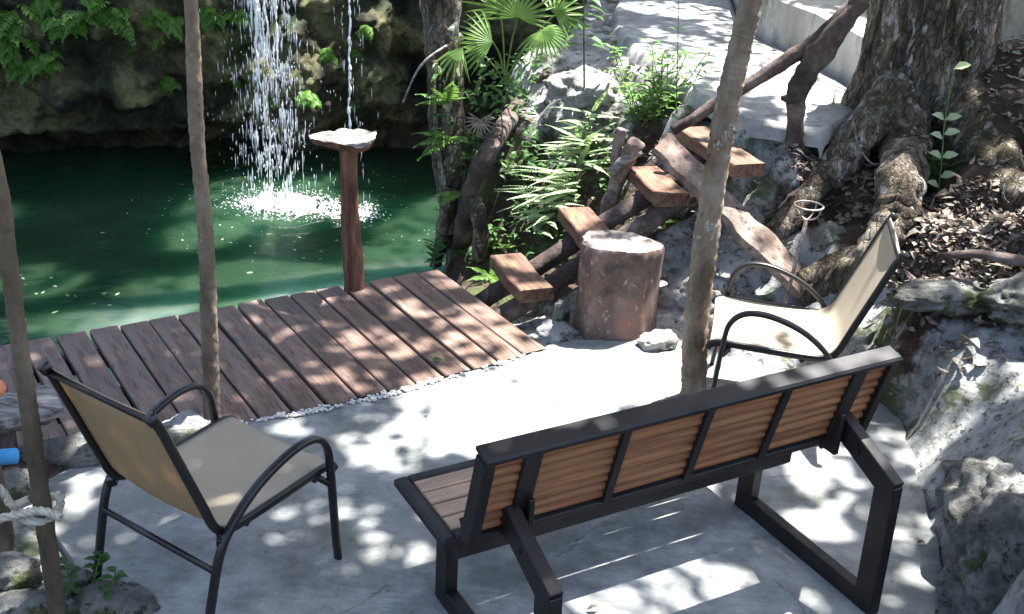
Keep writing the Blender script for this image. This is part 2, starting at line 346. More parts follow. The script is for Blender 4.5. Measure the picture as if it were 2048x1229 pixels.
b.subsurface_method = 'BURLEY'; b.inputs['Subsurface Weight'].default_value = 1.0; b.inputs['Subsurface Scale'].default_value = .55; b.inputs['Subsurface Radius'].default_value = (.35, .9, .8)
cs = coords(nt, (1, 1.8, 1)); bump(nt, b, tnoise(nt, cs, 7, 4, .55, .3), .3, .03)
M['pool_bed'] = m_basic('algae_bed', [(.3, (.05, .13, .02)), (.7, (.14, .30, .05))], 1.6, 7, .9, bmp=.4, bscale=6, bdist=.05)
# ------------------------------------------------------------------ the setting: ground, pool, patio, path
WZ = -.40                                        # water level
DO = Vector((.158, 5.10, 0)); DD = Vector((-.832, -.554, 0)); DB = Vector((-.554, .832, 0))   # deck corner, along, back
pool_poly = [(.10, 5.02), (-.40, 5.93), (-.40, 6.35), (-.46, 6.85), (-.40, 7.35), (-.25, 8.2), (.2, 9.7), (-9, 9.7), (-9, 4.6), (-3.4, 3.55), (-2.5, 3.45), (-1.95, 3.72), (-1.12, 4.28)]
def inpoly(x, y, P):
    c = False; j = len(P)-1
    for i in range(len(P)):
        if (P[i][1] > y) != (P[j][1] > y) and x < (P[j][0]-P[i][0])*(y-P[i][1])/(P[j][1]-P[i][1])+P[i][0]: c = not c
        j = i
    return c
def pdist(x, y, P):
    m = 9e9; j = len(P)-1
    for i in range(len(P)):
        ax, ay = P[j]; bx, by = P[i]; dx, dy = bx-ax, by-ay
        t = max(0, min(1, ((x-ax)*dx+(y-ay)*dy)/(dx*dx+dy*dy))); m = min(m, math.hypot(x-ax-t*dx, y-ay-t*dy)); j = i
    return m if not inpoly(x, y, P) else -m
patio_px = [(1095, 690), (1150, 682), (1225, 676), (1300, 668), (1350, 660), (1420, 690), (1540, 735), (1650, 760), (1740, 790), (1800, 840), (1822, 905), (1845, 990), (1880, 1100), (1905, 1229)]
patio_poly = [tuple(A(*p).xy) for p in patio_px] + [(1.35, 2.0), (1.2, .6), (-1.2, .6), (-1.35, 2.3)] + [tuple(A(*p).xy) for p in [(225, 1229), (160, 1150), (95, 1040), (90, 960), (180, 925), (300, 905), (430, 868), (505, 842)]] + [tuple((DO+DD*t+DB*(-.05-.03*math.sin(t*2.2))).xy) for t in (1.45, 1.2, .95, .7, .45, .2, .02)]
ctrl = [(*A(px, py, z), rk) for px, py, z, rk in [
    # right slope of pale rock
    (1820, 904, .03, 1), (1790, 830, .04, 1), (1860, 860, .10, 1), (1950, 800, .25, 1), (2048, 760, .38, 1), (1900, 710, .30, 1), (1760, 720, .10, .8), (1990, 720, .36, 1), (2150, 800, .5, 1),
    # ledge with litter
    (1860, 640, .44, .2), (1960, 640, .50, .3), (2048, 620, .55, .3), (1830, 560, .52, .1), (1900, 560, .60, 0), (2048, 540, .66, 0), (2040, 440, .76, 0), (1900, 450, .66, 0), (2200, 480, .8, 0), (2300, 700, .7, .3),
    # lower right
    (1860, 1000, .03, 1), (1900, 960, .10, 1), (1980, 930, .24, 1), (2048, 860, .42, 1), (2048, 1000, .40, 1), (1950, 1100, .18, 1), (2048, 1200, .38, .8), (1905, 1229, .02, .7), (2250, 1000, .7, .8),
    # behind the right chair and round the stump
    (1560, 725, .03, 1), (1640, 700, .08, 1), (1700, 640, .2, .8), (1600, 600, .12, .8), (1500, 600, .04, .9), (1420, 640, .0, 1), (1380, 560, .06, .9), (1330, 660, .0, 1), (1240, 640, -.02, .9), (1120, 680, -.04, 1), (1080, 650, -.12, .8), (1030, 640, -.2, .5),
    (1440, 480, .18, .5), (1560, 470, .32, .6), (1520, 400, .45, .5), (1640, 440, .42, .4), (1720, 500, .44, .2), (1350, 470, .12, .4), (1240, 500, .04, .4), (1100, 560, -.08, .3),
    # bank between pool and path
    (960, 560, -.3, .1), (925, 500, -.3, .2), (1000, 470, -.1, .2), (1060, 400, .12, .2), (1000, 330, .2, .1), (960, 260, .3, .1), (1120, 330, .34, .4), (1060, 230, .5, .5), (1130, 200, .64, 1), (1180, 160, .72, 1), (1220, 110, .8, 1), (1240, 220, .6, .8), (1300, 230, .66, .5), (1200, 290, .46, .5), (1280, 330, .4, .3), (1100, 100, .78, .8), (1000, 130, .6, .2), (920, 130, .5, .1), (960, 20, .8, .2), (1100, 20, .84, .4), (1210, 30, .80, .7),
    (1400, 330, .5, .4), (1360, 400, .28, .3), (1330, 200, .76, .5),
    (1372, 202, .86, .6), (1275, 135, .86, .7), (1208, 62, .87, .7), (1490, 250, .86, .8), (1570, 270, .86, .6), (1650, 278, .85, .4), (1212, 0, .87, .6),
    # path level
    (1300, 60, .78, .9), (1400, 130, .77, .9), (1500, 180, .77, .9), (1580, 215, .78, .9), (1600, 262, .83, .5), (1680, 262, .85, .4), (1760, 215, .86, .3), (1520, 262, .80, .8), (1450, 240, .77, .8), (1640, 310, .72, .4), (1400, 0, .78, .9), (1200, -40, .88, .5),
    # round the big tree
    (1700, 330, .66, .1), (1640, 370, .58, .2), (1780, 400, .6, .1), (2000, 330, .9, 0), (2048, 200, 1.15, .1), (2048, 80, 1.4, .3), (2200, 300, 1.2, .1), (2300, 100, 1.6, .1), (1800, 240, .85, .1)]]
ctrl += [(-1.7, 2.6, .0, .5), (-2.2, 3.0, .02, .6), (-2.6, 2.2, .1, .4), (-1.6, 1.2, .05, .4), (-3.2, 1.0, .2, .3), (4.5, 8, 1.6, .2), (5.5, 5, 1.3, .2), (4, 3, 1.0, .5), (3, 1, .8, .5), (2.2, 12.5, 1.2, .4), (5, 12, 1.7, .2), (0, 12.5, 1.1, .2), (-.2, 10.3, .9, .3)]
for (x, y) in [(0, 1), (0, 2.5), (0, 4), (.9, 3), (.9, 4.4), (-.9, 3.5), (-.9, 2), (1.3, 3.7), (.4, 4.7), (-1.3, 3.3), (1.0, 1.5), (1.5, 4.3), (1.2, 4.9)]: ctrl.append((x, y, -.02, 1))
CT = np.array(ctrl)
def G(x, y):
    d2 = (CT[:, 0]-x)**2+(CT[:, 1]-y)**2+.004
    wt = 1/d2**1.9; wt /= wt.sum()
    return float(wt @ CT[:, 2]), float(wt @ CT[:, 3])
def ground_z(x, y):
    z, rk = G(x, y)
    dp = pdist(x, y, patio_poly)
    rough = min(1, max(0, dp/.25))
    z += rough*(.05*fr((x*2.1, y*2.1, 3), 5) + .022*rk*fr((x*9, y*9, 8), 4) - .05*rk*max(0, .32-mn.voronoi(Vector((x*5.5, y*5.5, .4+z*3)))[0][0]))
    if dp <= 0: z = -.06
    elif dp < .1: z = z*(dp/.1)+(-.03)*(1-dp/.1)
    d = pdist(x, y, pool_poly)
    if d < .12:
        t = min(1, max(0, (.12-d)/.3)); t = t*t*(3-2*t); z = z*(1-t)+(-1.15)*t
    return z, rk
def AG(px, py, lo=1.6, hi=-.4):       # where the view through that spot meets the ground
    for k in range(100):
        z = lo+(hi-lo)*k/99; p = A(px, py, z)
        if G(p.x, p.y)[0] >= z: return p
    return A(px, py, hi)
def grid_mesh(name, x0, x1, y0, y1, stp, fn, mat):
    nx, ny = int((x1-x0)/stp)+1, int((y1-y0)/stp)+1
    vs = []; rk = []
    for j in range(ny):
        for i in range(nx):
            x, y = x0+i*stp, y0+j*stp; z, k = fn(x, y); vs.append((x, y, z)); rk.append(k)
    fs = [(j*nx+i, j*nx+i+1, (j+1)*nx+i+1, (j+1)*nx+i) for j in range(ny-1) for i in range(nx-1)]
    me = bpy.data.meshes.new(name); me.from_pydata(vs, [], fs)
    at = me.attributes.new('rocky', 'FLOAT', 'POINT'); at.data.foreach_set('value', rk)
    me.polygons.foreach_set('use_smooth', [True]*len(fs)); me.materials.append(mat)
    o = bpy.data.objects.new(name, me); C.objects.link(o); return o
tag(grid_mesh('bank_ground', -2.9, 3.6, 1.0, 10.9, .044, ground_z, M['ground']), kind='structure')
# far sheet that carries the place on to the horizon
mb = MB(); rings = [(0, 5.5, 9), (0, 5.5, 30), (0, 5.5, 320)]
base = []
for k, rr_ in enumerate((0, 30, 320)):
    for i in range(32):
        a = 2*math.pi*i/32
        if k == 0:
            # inner ring follows the near ground's outline
            c_, s_ = math.cos(a), math.sin(a); t = min(5.2/max(1e-6, abs(c_)), 5.5/max(1e-6, abs(s_))); base.append((0+t*c_, 5.2+t*s_, -1.25))
        else: base.append((rr_*math.cos(a), 5.5+rr_*math.sin(a), -1.25))
mb.add(base+[(0, 5.2, -1.25)], [(k*32+i, k*32+(i+1) % 32, (k+1)*32+(i+1) % 32, (k+1)*32+i) for k in range(2) for i in range(32)])
tag(mb.build('far_ground', M['ground']), kind='structure')
# ground on the near side, under and beside the photographer, and left of the pool
def near_z(x, y): return (1.0 if y < 0 else max(-.1, 1.0-1.3*y)) + .05*fr((x, y, 2), 3) - (0 if abs(x) < 9 else .3), .3
tag(grid_mesh('near_ground', -9, 9, -7, .95, .35, near_z, M['ground']), kind='structure')

# pool bed and water
mb = MB(); P_ = [(-9, 1.9), (.6, 1.9), (.6, 10.2), (-9, 10.2)]
nx, ny = 60, 60; vs = []
for j in range(ny):
    for i in range(nx):
        x = -9.5+10.2*i/(nx-1); y = 2.0+8.2*j/(ny-1)
        d = (Vector((x, y, 0))-DO).dot(DB)          # distance from deck front line
        z = -.75-.35*min(1, max(0, (d-.6)/1.3))+.08*fr((x, y, 5), 3)
        vs.append((x, y, z))
mb.add(vs, [(j*nx+i, j*nx+i+1, (j+1)*nx+i+1, (j+1)*nx+i) for j in range(ny-1) for i in range(nx-1)])
tag(mb.build('pool_bed', M['pool_bed'], smooth=True), kind='structure')
FALL = A(560, 408, WZ); FALL2 = A(702, 425, WZ)
def wave(x, y):
    z = .004*fr((x*3, y*5, 1), 2)
    for F_, a, s in ((FALL, .03, .55), (FALL2, .012, .3)):
        d = math.hypot(x-F_.x, y-F_.y); z += a*math.exp(-(d/s)**2)*fr((x*13, y*13, 2), 3) + .012*a/.03*math.sin(d*38)*math.exp(-d/.7)
    return z
mb = MB(); vs = []; nx, ny = 200, 170
for j in range(ny):
    for i in range(nx):
        x = -7.5+7.9*i/(nx-1); y = 2.2+7.6*j/(ny-1); vs.append((x, y, WZ+wave(x, y)))
fs = []
for j in range(ny-1):
    for i in range(nx-1):
        x, y = vs[j*nx+i][:2]
        if pdist(x, y, pool_poly) < .12: fs.append((j*nx+i, j*nx+i+1, (j+1)*nx+i+1, (j+1)*nx+i))
mb.add(vs, fs); wo = mb.build('pool_water', M['water'], smooth=True); tag(wo, kind='structure')
sh = []
for x, y, z in vs:
    q = Vector((x, y, 0))-DO; sh.append(max(0, min(1, 1-(q.dot(DB)-.9)/.75))*max(0, min(1, (q.dot(DD)-.9)/1.2)))
mk = []
for x, y, z in vs:
    q = Vector((x, y, 0))-DO; f_ = 1-(q.dot(DB)-1.25+.35*fr((x*.9, y*.9, 2), 2))/1.2; mk.append(max(0, min(1, f_))**1.3)
wo.data.attributes.new('milky_haze', 'FLOAT', 'POINT').data.foreach_set('value', mk)
wo.data.attributes.new('shallow', 'FLOAT', 'POINT').data.foreach_set('value', sh)

# mossy rock wall behind the pool
WP0 = Vector((-8.5, 7.15, 0)); WD = Vector((1.98, .57, 0)).normalized(); WN = Vector((WD.y, -WD.x, 0))
def wallpt(u, z):
    p = WP0+WD*u
    q = Vector((u*.8, z*.9, 1.3))
    dz = .40*fr(q, 3) + .22*fr(q*2.6, 4) + .10*fr(q*7, 5) + .035*fr(q*22, 3)
    v = mn.voronoi(Vector((u*1.9, z*2.2, .7)))[0]
    dz += .26*min(.5, v[1]-v[0]) - .12*max(0, .14-v[0])
    dz -= .55*max(0, min(1, (-.06-z)/.16))             # undercut above the water
    dz -= .5*max(0, z-.95)**1.5                        # leans back at the top
    return p+WN*dz+Vector((0, 0, z))
mb = MB(); nu, nz = 440, 120; vs = []
for j in range(nz):
    for i in range(nu):
        vs.append(wallpt(9.4*i/(nu-1), -1.2+2.75*j/(nz-1)))
mb.add(vs, [(j*nu+i, j*nu+i+1, (j+1)*nu+i+1, (j+1)*nu+i) for j in range(nz-1) for i in range(nu-1)])
pw = mb.build('rock_wall', M['mossy'], smooth=True)
tag(pw, 'mossy dark limestone wall rising behind the green pool', 'rock wall')
# ground behind the wall
mb = MB(); vs = []
for j in range(30):
    for i in range(50):
        u = 9.4*i/49; p = WP0+WD*u; q = p-WN*(.35+j*.35); vs.append((q.x, q.y, 1.35+.12*fr((q.x, q.y, 4), 3)+.02*j))
mb.add(vs, [(j*50+i, j*50+i+1, (j+1)*50+i+1, (j+1)*50+i) for j in range(29) for i in range(49)])
tag(mb.build('upper_ground', M['ground'], smooth=True), kind='structure')

# patio of poured concrete
def sheet(name, poly, z, thick, mat):
    bm = bmesh.new(); vt = [bm.verts.new((x, y, z)) for x, y in poly]
    f = bm.faces.new(vt)
    if f.normal.z < 0: f.normal_flip()
    bmesh.ops.triangulate(bm, faces=bm.faces[:])
    r_ = bmesh.ops.extrude_face_region(bm, geom=bm.faces[:])
    for v in [g for g in r_['geom'] if isinstance(g, bmesh.types.BMVert)]: v.co.z -= thick
    bmesh.ops.recalc_face_normals(bm, faces=bm.faces[:])
    me = bpy.data.meshes.new(name); bm.to_mesh(me); bm.free(); me.materials.append(mat)
    o = bpy.data.objects.new(name, me); C.objects.link(o); return o
dense = []
for i in range(len(patio_poly)):
    a, b2 = Vector(patio_poly[i]), Vector(patio_poly[(i+1) % len(patio_poly)])
    n_ = max(1, int((b2-a).length/.05))
    for k in range(n_):
        p = a.lerp(b2, k/n_); p += Vector((fr((p.x*7, p.y*7, 1), 3), fr((p.x*7, p.y*7, 9), 3)))*.018; dense.append((p.x, p.y))
tag(sheet('patio_floor', dense, 0, .5, M['concrete']), kind='structure')

# cement path up the bank, with its low walls
PZ = .90
pl = [A(*p, PZ) for p in [(1490, 236), (1385, 185), (1290, 120), (1225, 55), (1230, 0), (1270, -60)]]
pr = [A(*p, PZ) for p in [(1650, 262), (1735, 200), (1620, 120), (1500, 60), (1470, 0), (1440, -60)]]
cl, cr = curve(pl, 22), curve(pr, 22)
mb = MB(); K = 40; vs = []
for a, b2 in zip(cl, cr):
    for k in range(K+1):
        p = a.lerp(b2, k/K); p.z = PZ+.010*fr((p.x*2, p.y*2, 0), 3)+.004*fr((p.x*9, p.y*9, 0), 3)-(.10 if k in (0, K) else .03 if k in (1, K-1) else 0)-(.10 if a is cl[0] else .03 if a is cl[1] else 0); vs.append(p)
mb.add(vs, [(j*(K+1)+k, (j+1)*(K+1)+k, (j+1)*(K+1)+k+1, j*(K+1)+k+1) for j in range(len(cl)-1) for k in range(K)])
tag(mb.build('path', M['path'], smooth=True), kind='structure')
def lowwall(base, h, th, name, label, mat):
    t = thing(name, label, 'wall', base[0])
    mb = MB(); vs = []
    for i, p in enumerate(base):
        dv = (base[min(i+1, len(base)-1)]-base[max(i-1, 0)]).normalized(); s_ = Vector((dv.y, -dv.x, 0)) * th
        if s_.x < 0: s_ = -s_
        hh = h+.012*fr((p.x*3, p.y*3, 0), 2)
        vs += [p-Vector((0, 0, .3)), p+Vector((0, 0, hh-.02)), p+s_*.06+Vector((0, 0, hh)), p+s_+Vector((0, 0, hh)), p+s_-Vector((0, 0, .3))]
    n_ = len(base)
    fs = [(i*5+k, i*5+k+1, (i+1)*5+k+1, (i+1)*5+k) for i in range(n_-1) for k in range(4)] + [(0, 1, 2, 3, 4), tuple((n_-1)*5+k for k in (4, 3, 2, 1, 0))]
    mb.add(vs, fs); mb.build('wall_body', mat, t)
    return t
wb = curve([A(*p, PZ-.01) for p in [(1790, 222), (1740, 190), (1620, 122), (1500, 60), (1470, 0), (1440, -60)]], 6)
lowwall(wb, .34, .75, 'path_wall', 'low cement retaining wall with sunlit ledge beside the cement path', M['wall_plaster'])
wb2 = [p+Vector((.78, .25, .3)) for p in wb]
lowwall(wb2, .5, .3, 'terrace_wall', 'second cement wall stepping up behind the sunlit ledge', M['wall_plaster'])

# ------------------------------------------------------------------ deck
deck = thing('wooden_deck', 'red brown plank deck jutting over the edge of the green pool', 'deck', DO)
bw_, gap = .136, .015
for i in range(21):
    t0 = i*(bw_+gap)+.006*math.sin(i*5.1); f0 = -.045-.03*math.sin(t0*2.2)+rnd.uniform(-.008, .008); L1 = 1.085+.035*min(3, t0)+rnd.uniform(-.01, .01)
    tw = rnd.uniform(-.004, .004); th = .035
    mb = MB(); vs = []; nl = 10
    for k in range(nl+1):
        s_ = f0+(L1-f0)*k/nl
        e0 = t0+.0025*fr((s_*5, i*3.1, 0), 2)+tw*k/nl; e1 = t0+bw_+.0025*fr((s_*5, i*3.1, 7), 2)+tw*k/nl
        zc = .008+.002*fr((s_*2, i, 4), 2)
        ch = .004
        for (e, z) in ((e0, zc-th), (e0, zc-ch), (e0+ch, zc), (e1-ch, zc), (e1, zc-ch), (e1, zc-th)):
            vs.append(DO+DD*e+DB*s_+Vector((0, 0, z)))
    fs = [(k*6+q, (k+1)*6+q, (k+1)*6+(q+1) % 6, k*6+(q+1) % 6) for k in range(nl) for q in range(6)]
    fs += [tuple(range(6)), tuple(nl*6+q for q in range(5, -1, -1))]
    ang = math.atan2(DB.y, DB.x)-math.pi/2
    # board local frame: y runs along the board
    o_ = DO+DD*(t0+bw_/2); m_ = Matrix.Rotation(-ang, 3, 'Z')
    mb.add([m_ @ (Vector(v)-o_) for v in vs], fs)
    b_ = mb.build('deck_board', M['deck'], deck, local=True); b_.location = o_-DO; b_.rotation_euler = (0, 0, ang)
for s_ in (.12, .55, .98):
    mb = MB(); mb.bar(DO+DD*.03+DB*s_+Vector((0, 0, -.075)), DO+DD*3.2+DB*s_+Vector((0, 0, -.075)), .06, .09); mb.build('joist', M['joist'], deck)

# post with a slab on top, standing through the deck
pb = A(709, 578); pt = AY(697, 292, pb.y)
pt_ = thing('post_stand', 'red brown log post with a weathered grey slab on top, standing through the deck', 'post', pb)
mb = MB(); pts = curve([pb+Vector((0, 0, -.7)), pb, pb.lerp(pt, .35)+Vector((-.004, 0, 0)), pb.lerp(pt, .6)+Vector((-.008, 0, 0)), pt], 8)
mb.tube(pts, lerp_list([.06, .056, .057, .052, .047, .048], len(pts)), 16, wob=.12); mb.build('shaft', M['post'], pt_, True)
zt = pt.z+.045
ol = [A(x, y, zt) for x, y in [(617, 271), (628, 267), (655, 265), (688, 259), (712, 262), (738, 263), (753, 265), (750, 276), (742, 287), (728, 294), (700, 293), (672, 288), (645, 283), (624, 278)]]
ol = [p for p in curve(ol+[ol[0]], 5)[:-1]]; cc_ = sum(ol, Vector())/len(ol); n_ = len(ol); nr = 9
mb = MB(); vs = []
for j in range(nr+1):
    for k, p in enumerate(ol):
        q = cc_.lerp(p, j/nr*(1+.025*fr((k*.9, 0, 0), 3))); q.z = zt+.012*fr((q.x*16, q.y*30, 2), 4)+(.02*max(0, fr((q.x*8, q.y*8, 5), 3)) if q.y > cc_.y else 0); vs.append(q)
fs = [(j*n_+k, (j+1)*n_+k, (j+1)*n_+(k+1) % n_, j*n_+(k+1) % n_) for j in range(nr) for k in range(n_)]
b0_ = nr*n_
mb.add(vs, fs)
vs2 = []
for (zz_, sc_) in ((-.0, 1.0), (-.016, .99), (-.032, .9), (-.036, .5)):
    for k, p in enumerate(ol):
        q = cc_.lerp(vs[b0_+k], sc_*(1+.03*fr((k*.7, zz_*60, 3), 3))) if sc_ < 1 else vs[b0_+k].copy(); q.z = zt+zz_+(0 if sc_ < 1 else vs[b0_+k].z-zt); vs2.append(q)
mb.build('slab', M['grey_wood'], pt_, True)
mb = MB(); mb.add(vs2, [(j*n_+k, j*n_+(k+1) % n_, (j+1)*n_+(k+1) % n_, (j+1)*n_+k) for j in range(3) for k in range(n_)]+[tuple(3*n_+k for k in range(n_))]); mb.build('slab_edge', M['post'], pt_, True)
# ------------------------------------------------------------------ bench
BX = thing('garden_bench', 'dark metal bench with tan slat seat and reddish slatted back, seen from behind', 'bench', (.529, 3.207, 0), .521)
def L(mb, name, mat, parent, smooth=False): return mb.build(name, mat, parent, smooth, local=True)
ba, bb, bs = .683, .791, .752
for sx in (-1, 1):
    xi = sx*(ba-.0225)
    fr_ = MB(); fr_.bar((xi, .26, .0), (xi, .26, .345), .045, .085, (0, 1, 0)); leg = L(fr_, 'front_leg', M['bmetal'], BX)
    q = MB(); q.bar((xi, .2165, .035), (xi, -.36, .035), .0455, .07); L(q, 'foot_rail', M['bmetal'], BX)
    q = MB(); q.bar((xi, -.402, .0), (xi, -.385, .515), .045, .085, (0, 1, 0)); L(q, 'rear_post', M['bmetal'], BX)
    q = MB(); q.bar((xi, -.41, .495), (xi, -.12, .625), .046, .085); arm = L(q, 'arm', M['bmetal'], BX)
    q = MB(); q.bar((xi, -.145, .60), (xi, .13, .385), .03, .08); L(q, 'hinge_link', M['bmetal'], BX)
    for (yy, zz) in ((-.15, .615), (-.25, .565)):
        q = MB(); q.tube([(xi-.028, yy, zz), (xi+.028, yy, zz)], .008, 10); L(q, 'bolt', M['bmetal'], arm)
    q = MB(); q.bar((xi-sx*.05, -.15, .52), (xi-sx*.05, -.15, .68), .02, .07, (0, 1, 0)); L(q, 'hinge_plate', M['bmetal'], BX)
# seat frame
q = MB()
for sx in (-1, 1): q.bar((sx*(bs-.025), .105, .36), (sx*(bs-.025), .505, .36), .05, .045, bev=.012)
q.bar((-bs+.05, .482, .36), (bs-.05, .482, .36), .045, .045, bev=.01); L(q, 'seat_frame', M['bmetal'], BX)
q = MB(); q.bar((-bs+.05, .128, .335), (bs-.05, .128, .335), .045, .09, bev=.006); L(q, 'rear_beam', M['bmetal'], BX)
q = MB(); q.bar((-.66, .29, .34), (.66, .29, .34), .04, .03); L(q, 'seat_brace', M['bmetal'], BX)
for k in range(4):
    y0 = .155+k*.0765
    q = MB(); q.box((0, y0+.0345, .372), (2*bs-.104, .069, .02), bev=.003); s_ = L(q, 'seat_slat', M['slat'], BX)
    for x in (-.64, -.02, .64): q = MB(); q.tube([(x, y0+.0345, .3805), (x, y0+.0345, .3832)], .007, 10); L(q, 'screw', M['steel'], s_)
# backrest: bottom (-.114,.551) to top (-.195,.895)
b0, b1 = Vector((0, -.105, .535)), Vector((0, -.195, .893)); bd = (b1-b0).normalized(); bn = Vector((0, -bd.z, bd.y))   # bn points to the rear
def BP(x, t, n): p = b0+bd*t+bn*n; return Vector((x, p.y, p.z))
BL = (b1-b0).length
q = MB(); q.bar(BP(-bb, BL-.012, 0), BP(bb, BL-.012, 0), .075, .03, bd, bev=.008); L(q, 'top_rail', M['bmetal'], BX)
q = MB(); q.bar(BP(-bb+.035, .015, 0), BP(bb-.035, .015, 0), .04, .03, bd); L(q, 'bottom_rail', M['bmetal'], BX)
for sx in (-1, 1):
    q = MB(); q.bar(BP(sx*(bb-.018), 0, 0), BP(sx*(bb-.018), BL-.028, 0), .036, .06, bn); L(q, 'end_stile', M['bmetal'], BX)
    q = MB(); q.bar(BP(sx*(ba-.055), -.02, .016), BP(sx*(ba-.055), BL-.03, .016), .06, .016, bn, bev=.002); L(q, 'stiffener', M['bmetal'], BX)
for x in (-.31, 0, .31):
    q = MB(); q.bar(BP(x, .03, .018), BP(x, BL-.03, .018), .03, .016, bn, bev=.002); L(q, 'stiffener', M['bmetal'], BX)
for k in range(4):
    ta = .036+k*.0745; hh = .070; q = MB(); prof = []
    # ribbed rear face: two rounded ribs
    for i in range(13):
        u = i/12; prof.append((ta+u*hh, .000+.014*abs(math.sin(u*math.pi*2))**.6))
    prof += [(ta+hh, -.012), (ta, -.012)]
    n_ = len(prof); vs = [BP(x, t, n) for x in (-bb+.037, bb-.037) for t, n in prof]
    q.add(vs, [(i, (i+1) % n_, n_+(i+1) % n_, n_+i) for i in range(n_)]+[tuple(range(n_))[::-1], tuple(range(n_, 2*n_))])
    L(q, 'back_slat', M['back_slat'], BX)

# ------------------------------------------------------------------ sling chairs
def make_chair(name, label, loc, rz, group):
    t = thing(name, label, 'chair', loc, rz, group)
    for sx in (-1, 1):
        pts = curve([(sx*.272, -.112, 0), (sx*.274, -.075, .16), (sx*.277, -.03, .325), (sx*.28, .03, .415), (sx*.284, .12, .49), (sx*.288, .22, .537), (sx*.290, .32, .56), (sx*.290, .40, .548), (sx*.290, .45, .495), (sx*.289, .466, .40), (sx*.289, .48, .2), (sx*.289, .497, 0)], 5)
        q = MB(); q.tube(pts, 1, 14, prof=(.0155, .0115), ref=(1, 0, 0)); L(q, 'arm_frame', M['metal'], t, True)
        rail = curve([(sx*.243, -.212, .89), (sx*.244, -.185, .845), (sx*.246, -.13, .70), (sx*.248, -.055, .50), (sx*.249, -.022, .415), (sx*.249, .02, .378), (sx*.25, .09, .369), (sx*.251, .3, .375), (sx*.252, .46, .382), (sx*.252, .515, .372), (sx*.25, .53, .35)], 5)
        q = MB(); q.tube(rail, 1, 12, prof=(.011, .015), ref=(1, 0, 0)); L(q, 'side_rail', M['metal'], t, True)
        q = MB(); q.tube([(sx*.243, -.218, .90), (sx*.243, -.203, .875)], 1, 10, prof=(.0145, .0185), ref=(1, 0, 0)); L(q, 'end_cap', M['metal'], t, True)
        q = MB(); q.bar((sx*.255, .44, .36), (sx*.285, .465, .335), .02, .02); L(q, 'bracket', M['metal'], t)
        q = MB(); q.bar((sx*.252, .0, .37), (sx*.275, -.02, .36), .03, .03); L(q, 'bracket', M['metal'], t)
    q = MB(); q.tube([(-.27, -.052, .27), (.27, -.052, .27)], .011, 10); L(q, 'rear_crossbar', M['metal'], t, True)
    for yy in (.12, .44): q = MB(); q.tube([(-.245, yy, .345), (.245, yy, .345)], .011, 10); L(q, 'seat_crossbar', M['metal'], t, True)
    q = MB(); q.tube([(-.24, -.196, .868), (.24, -.196, .868)], .012, 10); L(q, 'top_bar', M['metal'], t, True)
    prof = curve([(0, -.196, .888), (0, -.178, .842), (0, -.122, .70), (0, -.048, .505), (0, -.012, .425), (0, .028, .392), (0, .09, .381), (0, .3, .386), (0, .46, .394), (0, .515, .385), (0, .527, .365)], 5)
    q = MB(); nx = 14; vs = []; n_ = len(prof)
    for i, p in enumerate(prof):
        w_ = .238+.012*min(1, i/(n_*.5))
        for k in range(nx+1):
            u = k/nx*2-1; sag = (1-u*u)*(.016 if 4 < i < n_-4 else .006)
            tn = (prof[min(i+1, n_-1)]-prof[max(i-1, 0)]).normalized(); nn = Vector((0, tn.z, -tn.y))
            vs.append((u*w_, p.y+nn.y*sag, p.z+nn.z*sag))
    q.add(vs, [(i*(nx+1)+k, i*(nx+1)+k+1, (i+1)*(nx+1)+k+1, (i+1)*(nx+1)+k) for i in range(n_-1) for k in range(nx)])
    so_ = L(q, 'sling', M['sling'], t, True)
    md = so_.modifiers.new('thick', 'SOLIDIFY'); md.thickness = .0018; md.material_offset = 1; so_.data.materials.append(M['sling_glow'])
    return t
make_chair('patio_chair', 'tan sling chair with black frame at left, its back to the viewer', (-1.092, 3.044, 0), -.575, 'sling patio chairs')
make_chair('patio_chair', 'tan sling chair at right behind the bench, turned side-on towards the pool', (1.445, 4.625, 0), 1.38, 'sling patio chairs')

# ------------------------------------------------------------------ stump, stairs, rails
sb = A(1226, 655, -.02)
st = thing('tree_stump', 'squat reddish brown tree stump seat with pale cut top', 'stump', sb)
mb = MB(); nseg = 72; hs = [-.03, .0, .05, .12, .2, .28, .36, .42, .455, .47]; vs = []
def srad(a, z):
    return .215*(1+.055*math.cos(3*a+.5)+.03*math.cos(5*a)+.07*fr((math.cos(a)*1.5, math.sin(a)*1.5, z*1.2), 3)+.045*fr((math.cos(a)*7, math.sin(a)*7, z*4), 4))*(1.02-.05*math.sin(z*6))
for z in hs:
    sh = .96 if z == hs[-1] else 1
    for k in range(nseg):
        a = 2*math.pi*k/nseg; r_ = srad(a, z)*sh; vs.append(sb+Vector((r_*math.cos(a), r_*math.sin(a)*.95, z+.02+(0.0 if z < .4 else .02*math.cos(a+2)))))
fs = [(j*nseg+k, j*nseg+(k+1) % nseg, (j+1)*nseg+(k+1) % nseg, (j+1)*nseg+k) for j in range(len(hs)-1) for k in range(nseg)]
mb.add(vs, fs); mb.build('trunk_side', M['stump'], st, True)
mb = MB(); vs = []; nr = 14
for j in range(nr+1):
    for k in range(nseg):
        a = 2*math.pi*k/nseg; r_ = srad(a, .47)*.962*j/nr
        x, y = r_*math.cos(a), r_*math.sin(a)*.95
        z = .4905+.02*math.cos(a+2)*j/nr + (.012*fr((x*16, y*16, 0), 4) - .03*max(0, fr((x*7+4, y*7, 3), 2)-.25) if j < nr else 0)
        vs.append(sb+Vector((x, y, z)))
mb.add(vs, [(j*nseg+k, (j+1)*nseg+k, (j+1)*nseg+(k+1) % nseg, j*nseg+(k+1) % nseg) for j in range(nr) for k in range(nseg)])
mb.build('cut_top', M['stump_top'], st, True)

